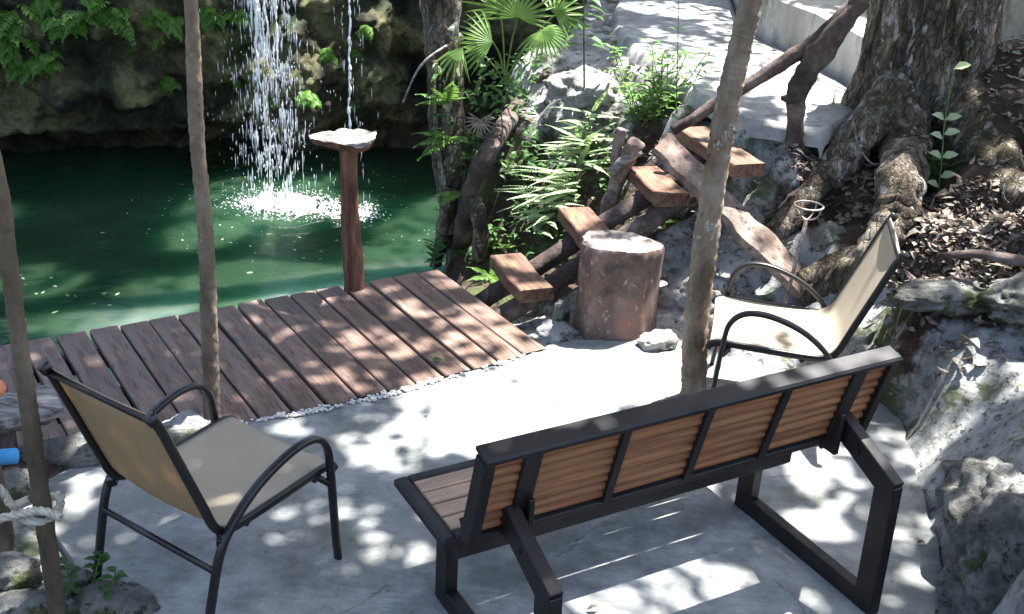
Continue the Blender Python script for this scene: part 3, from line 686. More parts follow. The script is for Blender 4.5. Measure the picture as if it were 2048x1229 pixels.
tr_px = [(.15, [(978, 510), (1045, 507), (1100, 572), (1047, 585)]), (.36, [(1117, 418), (1185, 412), (1240, 475), (1162, 485)]), (.57, [(1262, 345), (1310, 322), (1375, 378), (1318, 398)]), (.78, [(1352, 262), (1412, 245), (1530, 325), (1468, 330)])]
stair = thing('wooden_staircase', 'rustic stair of thick planks on dark log stringers climbing from the deck', 'stairs', A(1000, 620, -.1))
tcs = []
for z, q in tr_px:
    P = [A(*p, z) for p in q]
    far = (P[0]+P[1])/2; near = (P[2]+P[3])/2; ax = (near-far); c_ = (P[0]+P[1]+P[2]+P[3])/4; tcs.append(c_)
    ln = ax.length; wd = .19; ang = math.atan2(ax.y, ax.x)-math.pi/2
    mb = MB(); vs = []; n_ = 8
    for k in range(n_+1):
        y = -ln/2+ln*k/n_+(.012*fr((z*7, k, 1), 2)); e = .011*fr((y*6, z*9, 0), 3)
        for (x, zz) in ((-wd/2+e, -.075), (-wd/2+e, -.006), (-wd/2+.007+e, 0), (wd/2-.007+e, 0), (wd/2+e, -.006), (wd/2+e, -.075)): vs.append((x, y, zz))
    mb.add(vs, [(k*6+q_, k*6+(q_+1) % 6, (k+1)*6+(q_+1) % 6, (k+1)*6+q_) for k in range(n_) for q_ in range(6)]+[(5, 4, 3, 2, 1, 0), tuple(n_*6+i for i in range(6))])
    o = mb.build('tread', M['tread'], stair, local=True); o.location = c_-stair.location; o.rotation_euler = (0, 0, ang)
tdir = (tcs[1]-tcs[0]); tdir2 = (tcs[3]-tcs[0])
perp = Vector((tdir2.y, -tdir2.x, 0)).normalized()
for s_, r_ in ((-.13, .052), (.10, .055)):
    a = tcs[0]-tdir2*.28+perp*s_+Vector((0, 0, -.135)); b2 = tcs[3]+tdir2*.12+perp*s_+Vector((0, 0, -.13))
    mb = MB(); pts = [a.lerp(b2, k/22)+Vector((0, 0, .012*fr((k*.3, s_*9, 0), 2))) for k in range(23)]
    mb.tube(pts, [r_]*23, 14, wob=.14, seed=s_*40); mb.build('stringer', M['log'], stair, True)
# round peg end under the lowest tread
mb = MB(); e = A(1062, 600, .03); mb.tube([e+Vector((-.14, .25, .0)), e], [.028, .028], 12); mb.build('peg', M['post'], stair, True)

# plank handrail on the near side, with forked posts
ph = thing('plank_handrail', 'broad weathered slab plank handrail sloping down beside the stair', 'handrail', A(1640, 610, .05))
c0 = AY(1320, 285, 5.95); c1 = A(1668, 632, .03)
mb = MB(); nL = 30; vs = []; dv = (c1-c0).normalized()
sv = (dv.cross(Vector((.25, -.55, .8)))).normalized(); nv = sv.cross(dv).normalized()
if nv.z < 0: nv = -nv
if sv.x < 0: sv = -sv
for k in range(nL+1):
    p = c0.lerp(c1, k/nL); wa = .088+.025*fr((k*.22, 0, 2), 3); wb_ = .092+.035*fr((k*.25, 5, 2), 3)
    for (s_, n_) in ((-wa, -.02), (-wa-.004, .0), (-wa+.01, .022), (0, .026), (wb_-.01, .022), (wb_+.004, 0), (wb_, -.02)): vs.append(p+sv*s_+nv*n_)
mb.add(vs, [(k*7+q_, k*7+(q_+1) % 7, (k+1)*7+(q_+1) % 7, (k+1)*7+q_) for k in range(nL) for q_ in range(7)]+[tuple(range(7))[::-1], tuple(nL*7+i for i in range(7))])
mb.build('plank', M['plank'], ph)
fb = A(1205, 482, .1); 
mb = MB(); pts = curve([fb+Vector((0, 0, -.2)), fb, AY(1218, 420, fb.y), AY(1240, 350, fb.y), AY(1272, 285, fb.y-.05)], 6); mb.tube(pts, lerp_list([.058, .055, .05, .048, .052], len(pts)), 14, wob=.35, seed=2); mb.build('forked_post', M['plank'], ph, True)
mb = MB(); pts = curve([AY(1238, 350, fb.y), AY(1232, 310, fb.y), AY(1243, 258, fb.y)], 6); mb.tube(pts, lerp_list([.04, .032, .028], len(pts)), 12, wob=.3, seed=5); mb.build('post_fork', M['plank'], ph, True)
mb = MB(); mb.tube([AY(1222, 345, fb.y-.06), AY(1250, 318, fb.y-.06), AY(1282, 300, fb.y-.06)], [.03, .034, .026], 10, wob=.3, seed=8); mb.build('wedge', M['grey_wood'], ph, True)

# log handrail on the far side with its dark gnarled support
lh = thing('log_handrail', 'dark crooked log handrail on a gnarled upright, rising past the path', 'handrail', A(1592, 335, .6))
mb = MB(); h0 = AY(1345, 262, 6.35); h1 = AY(1560, 130, 6.3); h2 = AY(1728, -5, 6.25)
pts = curve([h0, AY(1440, 205, 6.33), h1, AY(1650, 70, 6.28), h2], 8); mb.tube(pts, lerp_list([.028, .035, .04, .05, .055], len(pts)), 14, wob=.25, seed=3); mb.build('rail', M['log'], lh, True)
mb = MB(); pts = curve([AY(1592, 345, 6.25), AY(1590, 290, 6.25), AY(1592, 220, 6.25), AY(1600, 175, 6.25), AY(1635, 110, 6.25), AY(1700, 30, 6.2), AY(1730, -15, 6.2)], 6)
mb.tube(pts, lerp_list([.045, .05, .045, .06, .072, .05, .04], len(pts)), 16, wob=.4, seed=6); up_ = mb.build('upright', M['log'], lh, True)
mb = MB(); mb.tube([AY(1600, 190, 6.22), AY(1578, 198, 6.2), AY(1562, 196, 6.2)], [.035, .03, .012], 10, wob=.3); mb.build('knot', M['log'], up_, True)

# fire ring on a stake: round steel basket
rc = AY(1618, 412, 5.45); rbse = A(1602, 505, .28); rbse = Vector((rc.x-.03, rc.y+.03, G(rc.x, rc.y)[0]))
rg = thing('torch_stake', 'rusty round wire basket torch holder on a thin metal stake', 'torch holder', rbse)
mb = MB(); rr_ = .072; ring = [rc+Vector((rr_*math.cos(a), rr_*math.sin(a), .0)) for a in [2*math.pi*k/32 for k in range(33)]]
mb.tube(ring, .0055, 8, cap=False); mb.build('ring', M['rusty'], rg, True)
for k in range(4):
    a = math.pi/4+k*math.pi/2; mb = MB(); pts = [rc+Vector((rr_*math.cos(a)*math.cos(t), rr_*math.sin(a)*math.cos(t), -.075*math.sin(t))) for t in [i/8*math.pi/2 for i in range(9)]]
    mb.tube(pts, .0045, 6); mb.build('rib', M['rusty'], rg, True)
mb = MB(); mb.tube([rc+Vector((0, 0, -.072)), rbse], [.010, .011], 8); mb.build('stake', M['rusty'], rg, True)
# ------------------------------------------------------------------ trees
canopy_trees = []          # (tree thing, crown centre)
def pole_tree(name, label, px, rad, mat, htop, lean, wob=.1, seed=0, Y=None):
    base = A(*px[0]); t = thing(name, label, 'tree', base)
    Yb = base.y
    pts = [base+Vector((0, 0, -.3))]+[base]+[AY(*p, Yb) for p in px[1:]]
    last = pts[-1]; d = (pts[-1]-pts[-2]).normalized()
    for k in range(1, 7): pts.append(last+Vector((d.x*.5*k+lean[0]*k/6, lean[1]*k/6, (htop-last.z)*k/6)))
    c = curve(pts, 8); mb = MB(); nn = len(c)
    zs = [p.z for p in c]
    rr = [rad[0]+(rad[1]-rad[0])*min(1, max(0, p.z/last.z)) if p.z < last.z else rad[1]*(1-.55*(p.z-last.z)/(htop-last.z)) for p in c]
    # resample finely in the part that shows
    fine = []; fr2 = []
    for i in range(nn-1):
        m_ = 4 if c[i].z < last.z+.2 else 1
        for k in range(m_): fine.append(c[i].lerp(c[i+1], k/m_)); fr2.append(rr[i]+(rr[i+1]-rr[i])*k/m_)
    fine.append(c[-1]); fr2.append(rr[-1])
    fr2 = [r_*(1+.07*fr((seed, 0, p.z*3.2), 3)) for r_, p in zip(fr2, fine)]
    mb.tube(fine, fr2, 18, wob=wob, seed=seed)
    mb.build('trunk', mat, t, True)
    canopy_trees.append((t, c[-1])); return t
pole_tree('slender_tree', 'pale dappled slender tree trunk standing on the patio behind the bench', [(1385, 795, 0), (1392, 650), (1412, 480), (1436, 320), (1458, 190), (1482, 90), (1505, -10)], (.060, .047), M['pole_bark'], 6.6, (.3, .6), .16, 3)
pole_tree('slender_tree', 'grey brown slender tree trunk rising by the deck beside the left chair', [(425, 848, 0), (421, 740), (417, 600), (410, 450), (396, 300), (388, 150), (381, -10)], (.036, .0265), M['pole_bark'], 6.8, (-.4, .9), .14, 11)
pole_tree('slender_tree', 'dark slim tree trunk at the left edge with a rope tied round it', [(118, 1240, 0), (90, 1050), (62, 850), (38, 680), (14, 500), (-12, 330)], (.029, .0235), M['pole_dark'], 6.2, (-.8, .7), .1, 21)

bt = Vector((2.40, 6.75, .45))
big = thing('big_tree', 'huge flaky barked tree trunk with spreading roots on the right bank', 'tree', bt)
mb = MB(); nu = 120; vs = []; zz = [i*.035 for i in range(60)]+[2.1+i*.45 for i in range(12)]
for z in zz:
    for k in range(nu):
        a = 2*math.pi*k/nu
        r_ = .345*(1-.035*min(z, 6)) + (.30+.22*math.cos(3*a+2.4)+.12*math.cos(5*a))*math.exp(-z/.26) + .05*math.cos(2*a+1)*math.exp(-z/.9)
        q = Vector((math.cos(a)*5.5, math.sin(a)*5.5, z*2.4))
        fl = mn.voronoi(Vector((a*5.2, z*3.4, .3+math.sin(a)*.2)))[0]
        r_ += .03*fr(q, 4) + .035*min(.55, fl[1]-fl[0]) + .05*fr((math.cos(a)*2, math.sin(a)*2, z*1.2), 3)
        vs.append(bt+Vector((r_*math.cos(a)-.01*z+.34*max(0, z-1.7), r_*math.sin(a)+.18*max(0, z-1.7), z)))
mb.add(vs, [(j*nu+k, j*nu+(k+1) % nu, (j+1)*nu+(k+1) % nu, (j+1)*nu+k) for j in range(len(zz)-1) for k in range(nu)])
mb.build('trunk', M['big_bark'], big, True); canopy_trees.append((big, bt+Vector((1.7, .95, 6.6))))
for pts, rad in [([AY(1790, 170, 6.5), AY(1740, 250, 6.3), AY(1665, 340, 6.2), A(1575, 440, .44), A(1535, 490, .30)], [.12, .12, .10, .075, .05]),
                 ([AY(1815, 200, 6.5), AY(1812, 290, 6.25), A(1803, 365, .78), A(1788, 440, .64), A(1735, 520, .46), A(1660, 575, .26), A(1610, 600, .12)], [.13, .13, .125, .11, .09, .07, .05]),
                 ([AY(1930, 200, 6.5), A(1990, 330, .85), A(2060, 420, .78)], [.2, .14, .08]),
                 ([A(1600, 560, .3), A(1690, 520, .4), A(1760, 500, .5)], [.04, .06, .06])]:
    c = curve(pts, 12); mb = MB(); mb.tube(c, lerp_list(rad, len(c)), 20, wob=.3, seed=pts[0].x*7); mb.build('root', M['big_bark'], big, True)
mid = A(925, 530, -.38)
mt = thing('bank_tree', 'grey root-footed tree at the pool edge hung with ferns', 'tree', mid)
mb = MB(); c = curve([AY(925, 560, 6.9), AY(928, 480, 6.95), AY(918, 400, 7.0), AY(903, 300, 7.05), AY(893, 200, 7.1), AY(886, 100, 7.15), AY(880, -20, 7.2), Vector((-.7, 7.3, 2.8)), Vector((-.8, 7.6, 5)), Vector((-1.0, 8.0, 7))], 10)
mb.tube(c, lerp_list([.13, .12, .125, .12, .11, .115, .12, .11, .09, .05], len(c)), 26, wob=.3, seed=4); mb.build('trunk', M['big_bark'], mt, True)
canopy_trees.append((mt, c[-1]))
for i, (pts, rad) in enumerate([([AG(1120, 120)-Vector((0, 0, .1)), AG(1085, 160)+Vector((0, 0, .01)), AG(1040, 215)+Vector((0, 0, .03)), AY(985, 290, 6.8), AY(945, 375, 6.75), AY(927, 450, 6.7), A(912, 525, -.4)], [.03, .045, .055, .06, .06, .055, .045]),
                 ([AY(905, 380, 6.85), AY(893, 440, 6.8), A(870, 535, -.42)], [.07, .05, .04]),
                 ([AY(950, 400, 6.7), AY(962, 470, 6.6), A(955, 545, -.35)], [.05, .05, .04]),
                 ([AY(865, 120, 7.0), AY(866, 250, 6.95), AY(885, 380, 6.9), AY(905, 470, 6.8)], [.03, .03, .04, .03])]):
    c = curve(pts, 10); mb = MB(); mb.tube(c, lerp_list(rad, len(c)), 16, wob=.3, seed=i*3+pts[0].x); mb.build('root' if i else 'stem', M['log'] if i == 0 else M['big_bark'], mt, True)
mb = MB(); c = curve([AY(893, 92, 6.98), AY(855, 118, 6.9), AY(830, 150, 6.9), AY(806, 205, 6.9)], 6); mb.tube(c, lerp_list([.009, .008, .005], len(c)), 6); mb.build('twig', M['grey_wood'], mt, True)

# ------------------------------------------------------------------ rocks
def rock(name, label, loc, size, rz, mat, seed, pit=.5, sub=5, group=None):
    bm = bmesh.new(); bmesh.ops.create_icosphere(bm, subdivisions=sub, radius=1)
    for v in bm.verts:
        p = v.co.copy(); q = p*1.1+Vector((seed*3.7, seed*1.3, 0))
        vv = mn.voronoi(p*1.5+Vector((seed, 0, 0)))[0]
        k = 1+.30*fr(q, 3)+.10*fr(q*3.2, 4)+.20*min(.5, vv[1]-vv[0])-pit*.35*max(0, .3-mn.voronoi(p*4+Vector((0, seed, 0)))[0][0])+.03*fr(q*10, 3)
        v.co = Vector((p.x*size[0], p.y*size[1], p.z*size[2]))*k
    me = bpy.data.meshes.new(name); bm.to_mesh(me); bm.free(); me.materials.append(mat); me.polygons.foreach_set('use_smooth', [True]*len(me.polygons))
    o = bpy.data.objects.new(name, me); C.objects.link(o); o.location = loc; o.rotation_euler = (0, 0, rz)
    return tag(o, label, 'rock', group)
RK, WR = M['rock'], M['white_rock']
rock('boulder', 'white sunlit limestone boulder behind the patio tree trunk', A(1395, 592, .06), (.20, .15, .12), .3, WR, 1)
rock('rock', 'low grey rock at the patio edge right of the stump', A(1318, 684, .02), (.11, .07, .05), .5, WR, 2, sub=4)
rock('rock', 'pale flat rock left of the stump foot', A(1112, 672, -.02), (.12, .09, .06), .2, WR, 3, sub=4)
rock('rock', 'brown pointed rock between the lowest stair tread and the stump', A(1122, 632, .0), (.045, .05, .09), .2, RK, 4, sub=4)
rock('rock', 'bluish rock beside the slab handrail under the upper treads', A(1515, 440, .38), (.15, .10, .08), .2, RK, 5, sub=4)
rock('rock', 'mossy round boulder behind the torch stake', A(1660, 480, .38), (.11, .10, .10), .2, RK, 6, sub=4)
rock('rock', 'pale stones in the dark hollow behind the stump', A(1270, 450, .1), (.10, .07, .06), .8, RK, 7, sub=4)
rock('rock', 'dark stone under the gnarled handrail upright', A(1560, 345, .56), (.14, .09, .08), 0, RK, 8, sub=4)
rock('rock', 'sunlit white rock lump between the left chair and deck', A(372, 868, .02), (.13, .09, .07), .1, WR, 9)
rock('rock_ledge', 'long grey rock ledge behind the left chair by the deck', A(235, 905, .0), (.34, .10, .10), .35, RK, 10)
rock('rock', 'squarish green tinged stone in the bottom left corner', A(30, 1150, .03), (.085, .07, .07), .4, RK, 11, sub=4)
rock('rock', 'flat stone at the bottom left edge under the ivy', A(60, 1215, .0), (.14, .07, .05), .1, RK, 12, sub=4)
rock('rock', 'low mossy stone at the patio corner by the chair foot', A(225, 1215, -.01), (.14, .10, .05), -.4, RK, 13, sub=4)
rock('rock', 'dark stone behind the rope knot at the left edge', A(25, 985, .0), (.10, .08, .09), .4, RK, 31, sub=4)
rock('rock', 'grey stone beside the foot of the roped trunk', A(150, 1165, .0), (.06, .05, .04), .4, RK, 32, sub=4)
rock('boulder', 'big pitted mossy limestone boulder in the bottom right corner', A(2040, 1130, .12), (.26, .36, .30), -.3, RK, 14, 1.2, 6)
rock('boulder', 'pitted grey rock hump rising right of the bench', A(1975, 1000, .05), (.18, .24, .14), -.5, RK, 15, 1.2, 6)
rock('boulder', 'low rough rock at the lower right patio edge', A(1960, 1220, .0), (.15, .18, .12), .2, RK, 16, 1.0)
rock('rock_ledge', 'dark overhanging rock ledge below the leaf litter on the right', A(1910, 610, .52)+Vector((0, .08, 0)), (.30, .13, .07), .25, RK, 17, .8)
rock('rock_ledge', 'rough rock shelf at the right edge above the pale slope', A(2060, 620, .58)+Vector((.05, .1, 0)), (.24, .16, .09), .5, RK, 18, .8)
rock('boulder', 'grey weathered limestone hump beside the tall sapling', AG(1175, 175)-Vector((0, 0, .05)), (.26, .34, .16), .3, WR, 19, .9)
rock('boulder', 'mossy sloping rock below the leafy bush', AG(1245, 225)-Vector((0, 0, .05)), (.26, .2, .13), .5, RK, 20, .6)
rock('rock', 'broken white stones at the end of the cement path', A(1545, 250, .84), (.10, .07, .06), .3, WR, 22, sub=4)

# ------------------------------------------------------------------ plants
def frond(mb, p, d, L_, W_, droop=.5, n=14, upv=(0, 0, 1), pw=.16, alt=False, lw=None):
    p, d = Vector(p), Vector(d).normalized(); upv = Vector(upv); pts = []
    sv = d.cross(upv); sv = sv.normalized() if sv.length > 1e-3 else Vector((1, 0, 0))
    pos = p.copy(); dr = d.copy()
    for i in range(n+1):
        pts.append(pos.copy()); pos = pos+dr*(L_/n); dr = (dr-Vector((0, 0, 1))*droop/n).normalized()
    mb.tube(pts, [max(.0012, .004*(1-i/(n+1))) for i in range(n+1)], 4, cap=False)
    for i in range(1, n+1):
        t = i/n; ln = W_*(math.sin(min(1, .18+t*.95)*math.pi*.97)**.8 if t < 1 else .15); ln = max(ln, W_*.12)
        tg = (pts[i]-pts[i-1]).normalized(); nn = sv.cross(tg).normalized()
        for s_ in (-1, 1):
            if alt and (i+(s_ > 0)) % 2: continue
            dd = (sv*s_+tg*.45-Vector((0, 0, 1))*.15+Vector((rnd.uniform(-.1, .1), rnd.uniform(-.1, .1), rnd.uniform(-.1, .1)))).normalized()
            mb.leaf(pts[i], dd, nn, ln, lw or max(.008, L_/n*1.0), .1, .12)
    return pts
def fern(label, base, dirs, L_, W_, mat, group, n=14, droop=.6, name='fern', cat='fern', lw=None):
    t = thing(name, label, cat, base, 0, group)
    for d in dirs:
        mb = MB(); k = rnd.uniform(.8, 1.1); frond(mb, base, d, L_*k, W_*k, droop, n, lw=lw); mb.build('frond', mat, t)
    return t
def rdirs(n, upz=(.2, .8), a0=0, a1=2*math.pi):
    return [Vector((math.cos(a), math.sin(a), rnd.uniform(*upz))) for a in [a0+(a1-a0)*(i+rnd.random()*.7)/n for i in range(n)]]
FG = 'ferns on the bank tree'
fern('fern with arching fronds high on the bank tree trunk', AY(898, 205, 6.9), [(-.7, -.3, .2), (-.4, -.5, .7), (.1, -.5, .8), (-.8, -.3, .5), (.5, -.5, .5)], .22, .06, M['fern'], FG)
fern('fern with long drooping fronds halfway down the bank tree', AY(905, 275, 6.85), [(-.8, -.4, .1), (-.6, -.5, -.1), (-.9, -.3, .4), (.3, -.6, .3)], .26, .065, M['fern'], FG)
fern('small fern low on the bank tree over the dark water', AY(925, 385, 6.75), [(-.9, -.4, .2), (-.5, -.6, .1), (-.7, -.3, -.2)], .2, .05, M['fern'], FG)
fern('fern under the dead palm frond on the bank', AG(985, 330)+Vector((0, 0, .02)), rdirs(6), .2, .05, M['fern'], FG)
fern('small fern beside the lowest stair tread', AG(985, 560)+Vector((0, 0, .02)), rdirs(5, (.3, .9)), .2, .05, M['fern'], FG)
fern('fern against the bank under the second tread', AG(1000, 500)+Vector((0, 0, .02)), rdirs(6, (.3, .9)), .2, .06, M['fern'], FG)
fern('fern tucked in the hollow behind the stump', AG(1330, 445)+Vector((0, 0, .02)), rdirs(7, (.3, .9)), .18, .05, M['fern'], FG)
fern('fern at the foot of the mossy rock on the bank', AG(1170, 300)+Vector((0, 0, .02)), rdirs(7, (.3, .9)), .2, .05, M['fern'], FG)
fern('fern by the forked handrail post', AG(1190, 340)+Vector((0, 0, .02)), rdirs(7, (.3, .9)), .18, .05, M['fern'], FG)

def fan(mb, c, ax, nrm, rad, n=20, spread=2.2, wd=.02, droop=.3):
    ax, nrm = Vector(ax).normalized(), Vector(nrm).normalized(); s_ = ax.cross(nrm).normalized()
    for i in range(n):
        a = (i/(n-1)-.5)*2*spread; d = ax*math.cos(a)+s_*math.sin(a)-Vector((0, 0, .18))
        mb.leaf(c, d, nrm, rad*(.72+.28*math.cos(a*.6))*rnd.uniform(.92, 1.05), wd, .3, droop)
pb_ = AG(1010, 165)
palm = thing('fan_palm', 'young fan palm with sunlit fronds beside the bank tree', 'palm', pb_)
for (x, y, Y, ax, nr, rad, sp, n_) in [(985, 85, 7.0, (-.95, -.1, .25), (.2, -.85, .5), .27, 1.15, 18), (1035, 35, 7.1, (.1, 0, 1), (0, -1, .25), .26, 1.6, 20), (1082, 62, 6.9, (.6, -.5, -.45), (.1, -.6, .8), .22, 1.7, 22),
                                    (925, 95, 6.9, (-.5, -.5, -.6), (-.3, -.7, .6), .24, .8, 9), (1000, 20, 7.4, (-.5, .1, .8), (0, -1, .4), .26, 1.4, 16), (1110, 30, 7.3, (.7, 0, .6), (0, -.9, .5), .22, 1.5, 16)]:
    c_ = AY(x, y, Y); mb = MB(); mb.tube(curve([pb_, pb_.lerp(c_, .5)+Vector((0, 0, .06)), c_], 5), .006, 6); mb.build('petiole', M['green_stem'], palm, True)
    mb = MB(); fan(mb, c_, ax, nr, rad, int(n_*.8), sp, .02); mb.build('fan_frond', M['palm'], palm)
mb = MB(); fan(mb, AY(960, 240, 6.75), (0, -.3, -1), (0, -1, .2), .12, 14, 2.2, .014); o = mb.build('dead_palm_frond', M['dry_leaf']); tag(o, 'withered brown fan frond hanging on the bank', 'dead frond')

def leafy_stem(name, label, base, top, nl, ll, lw, mat, cat, group=None, bend=(0, 0, 0), rad=.005, r0_=.35, whorl=2, upz=.3, stemmat='green_stem'):
    t = thing(name, label, cat, base, 0, group)
    c = curve([base, base.lerp(top, .5)+Vector(bend), top], 8); mb = MB(); mb.tube(c, lerp_list([rad, rad*.5], len(c)), 6); mb.build('stem', M[stemmat], t, True)
    mb = MB()
    for i in range(nl):
        u = r0_+(1-r0_)*i/max(1, nl-1); p = c[min(len(c)-1, int(u*(len(c)-1)))]; a = i*2.4
        for w_ in range(whorl):
            b2 = a+w_*2*math.pi/whorl+rnd.uniform(-.3, .3)
            d = Vector((math.cos(b2), math.sin(b2), upz+rnd.uniform(-.2, .3)))
            mb.leaf(p, d, (0, 0, 1), ll*rnd.uniform(.75, 1.1), lw*rnd.uniform(.85, 1.1), .12, .2)
    mb.build('leaves', mat, t); return t
# tall sapling with broad leaves
sp = AG(1169, 243); tp = AY(1166, -20, sp.y)
leafy_stem('sapling', 'thin upright sapling with a few broad bright leaves at its top', sp, tp+Vector((0, 0, .04)), 8, .19, .085, M['leaf'], 'sapling', rad=.008, r0_=.62, whorl=2, upz=-.1, stemmat='stem')
bp = AG(1310, 238)
bush = thing('leafy_bush', 'light green leafy bush of upright shoots beside the cement path', 'bush', bp)
for i in range(26):
    b_ = bp+Vector((rnd.uniform(-.16, .16), rnd.uniform(-.12, .12), -.03)); top = b_+Vector((rnd.uniform(-.24, .26), rnd.uniform(-.2, .2), rnd.uniform(.18, .48)))
    c = curve([b_, b_.lerp(top, .5), top], 6); mb = MB(); mb.tube(c, .0035, 5)
    mb.build('shoot', M['green_stem'], bush, True); mb = MB()
    for k in range(12):
        p = c[min(12, 2+k)]; a = k*2.4+i; mb.leaf(p, (math.cos(a), math.sin(a), .35), (0, 0, 1), rnd.uniform(.07, .13), .032, .15, .25)
    mb.build('foliage', M['fern'], bush)
leafy_stem('sapling', 'very slim leaning sapling rising in front of the cement path', A(1352, 228, .8), AY(1358, -10, 6.6), 7, .07, .03, M['fern'], 'sapling', rad=.004, r0_=.1)
# sunlit pinnate plants in front of the bank
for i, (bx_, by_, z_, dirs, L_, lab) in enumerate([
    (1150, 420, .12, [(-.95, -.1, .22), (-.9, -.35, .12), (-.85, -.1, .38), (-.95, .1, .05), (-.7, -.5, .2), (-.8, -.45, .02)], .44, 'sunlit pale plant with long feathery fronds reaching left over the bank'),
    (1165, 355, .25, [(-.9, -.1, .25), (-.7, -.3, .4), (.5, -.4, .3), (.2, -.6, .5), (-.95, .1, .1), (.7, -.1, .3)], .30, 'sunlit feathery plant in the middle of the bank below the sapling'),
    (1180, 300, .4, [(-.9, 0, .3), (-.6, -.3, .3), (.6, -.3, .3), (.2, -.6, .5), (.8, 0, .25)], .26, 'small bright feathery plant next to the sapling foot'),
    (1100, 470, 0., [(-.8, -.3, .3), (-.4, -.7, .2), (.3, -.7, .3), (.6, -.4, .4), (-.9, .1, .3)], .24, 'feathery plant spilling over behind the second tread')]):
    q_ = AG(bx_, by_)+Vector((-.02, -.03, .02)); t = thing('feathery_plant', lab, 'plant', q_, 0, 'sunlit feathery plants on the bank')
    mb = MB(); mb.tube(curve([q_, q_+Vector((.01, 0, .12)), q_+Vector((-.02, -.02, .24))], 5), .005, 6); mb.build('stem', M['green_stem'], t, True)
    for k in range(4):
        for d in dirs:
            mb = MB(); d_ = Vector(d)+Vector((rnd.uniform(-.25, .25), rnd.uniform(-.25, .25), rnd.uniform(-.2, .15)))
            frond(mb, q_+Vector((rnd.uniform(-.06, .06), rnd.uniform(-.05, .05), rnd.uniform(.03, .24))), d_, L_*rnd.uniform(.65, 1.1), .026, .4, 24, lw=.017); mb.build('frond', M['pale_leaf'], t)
for lab, b_, t_ in [('small herb with whorled leaves on the dark tree root', A(935, 440, -.1), .14), ('yellowish reed-like herb at the water edge by the deck corner', A(868, 540, -.3), .2), ('little herb low between the deck and the tree roots', A(930, 535, -.3), .12), ('leafy herb by the dark root above the feathery plant', A(1020, 300, .25), .16), ('broad leaved herb high on the bank under the palm', A(1075, 140, .62), .16)]:
    leafy_stem('herb', lab, b_, b_+Vector((rnd.uniform(-.05, .05), -.05, t_)), 5, .11, .035, M['leaf'], 'herb', whorl=3, r0_=.3)
# plant with strap leaves left of the big tree, vine in front of it
sp_ = thing('strap_plant', 'plant with long bright strap leaves left of the big trunk', 'plant', A(1688, 262, .74))
for i in range(9):
    mb = MB(); a = rnd.uniform(0, 6.28); mb.leaf(sp_.location, (math.cos(a)*.7, math.sin(a)*.4-.1, .9), (math.cos(a), math.sin(a), -.6), rnd.uniform(.16, .3), .05, .2, .25); mb.build('strap_leaf', M['palm'], sp_)
vb = A(1876, 402, .66); vt = AY(1908, 138, vb.y)
vine = thing('seedling', 'tall thin seedling with pairs of bright round leaves before the big trunk', 'seedling', vb)
c = curve([vb, AY(1885, 300, vb.y), AY(1890, 240, vb.y), vt], 6); mb = MB(); mb.tube(c, .0035, 6); mb.build('stem', M['green_stem'], vine, True)
for (u, s_) in ((1.0, 1), (.72, 1), (.7, -1), (.5, 1), (.48, -1), (.33, 1), (.31, -1), (.2, 1), (.16, -1)):
    p = c[int(u*(len(c)-1))]; mb = MB(); mb.leaf(p, (s_, -.25, .45), (-.2*s_, -.5, .8), .085, .055, .2, .1); mb.build('leaf', M['pale_leaf'], vine)
leafy_stem('herb', 'glossy round leaved herb at the foot of the seedling', A(1850, 380, .66), A(1850, 380, .66)+Vector((0, -.05, .2)), 9, .09, .05, M['leaf'], 'herb', whorl=3, r0_=.05)
mb = MB(); c = curve([A(1880, 340, .75), AY(1940, 320, 5.9), AY(2000, 335, 5.8), AY(2060, 352, 5.7)], 6); mb.tube(c, .006, 6); o = mb.build('bare_twig', M['stem']); tag(o, 'thin bare twig arching right from the seedling', 'twig')
mb = MB(); c = curve([AY(1708, 248, 6.05), AY(1716, 290, 6.05), AY(1740, 325, 6.0), AY(1758, 328, 6.0)], 6); mb.tube(c, .005, 6); o = mb.build('hanging_vine', M['grey_wood']); tag(o, 'pale curly vine hanging on the big trunk', 'vine')
mb = MB(); c = curve([A(1880, 512, .70), A(1950, 508, .72), A(2020, 520, .72), A(2100, 535, .72)], 6); mb.tube(c, lerp_list([.012, .02, .026, .03], len(c)), 10, wob=.2); o = mb.build('fallen_branch', M['log'], smooth=True); tag(o, 'dark fallen branch on the leaf litter at the right edge', 'branch')
# bottom left ivy
for i, (x, y) in enumerate([(150, 1190), (185, 1170), (130, 1225), (215, 1205)]):
    leafy_stem('ivy_sprig', ['ivy sprig between the dark trunk and chair foot', 'ivy sprig climbing by the left chair foot', 'ivy sprig in the bottom left corner', 'ivy sprig on the mossy corner stone'][i], A(x, y, .0), A(x+rnd.randint(-15, 25), y-30, .06)+Vector((0, 0, .06)), 6, .05, .03, M['leaf'], 'ivy', 'ivy at the bottom left', r0_=.1)

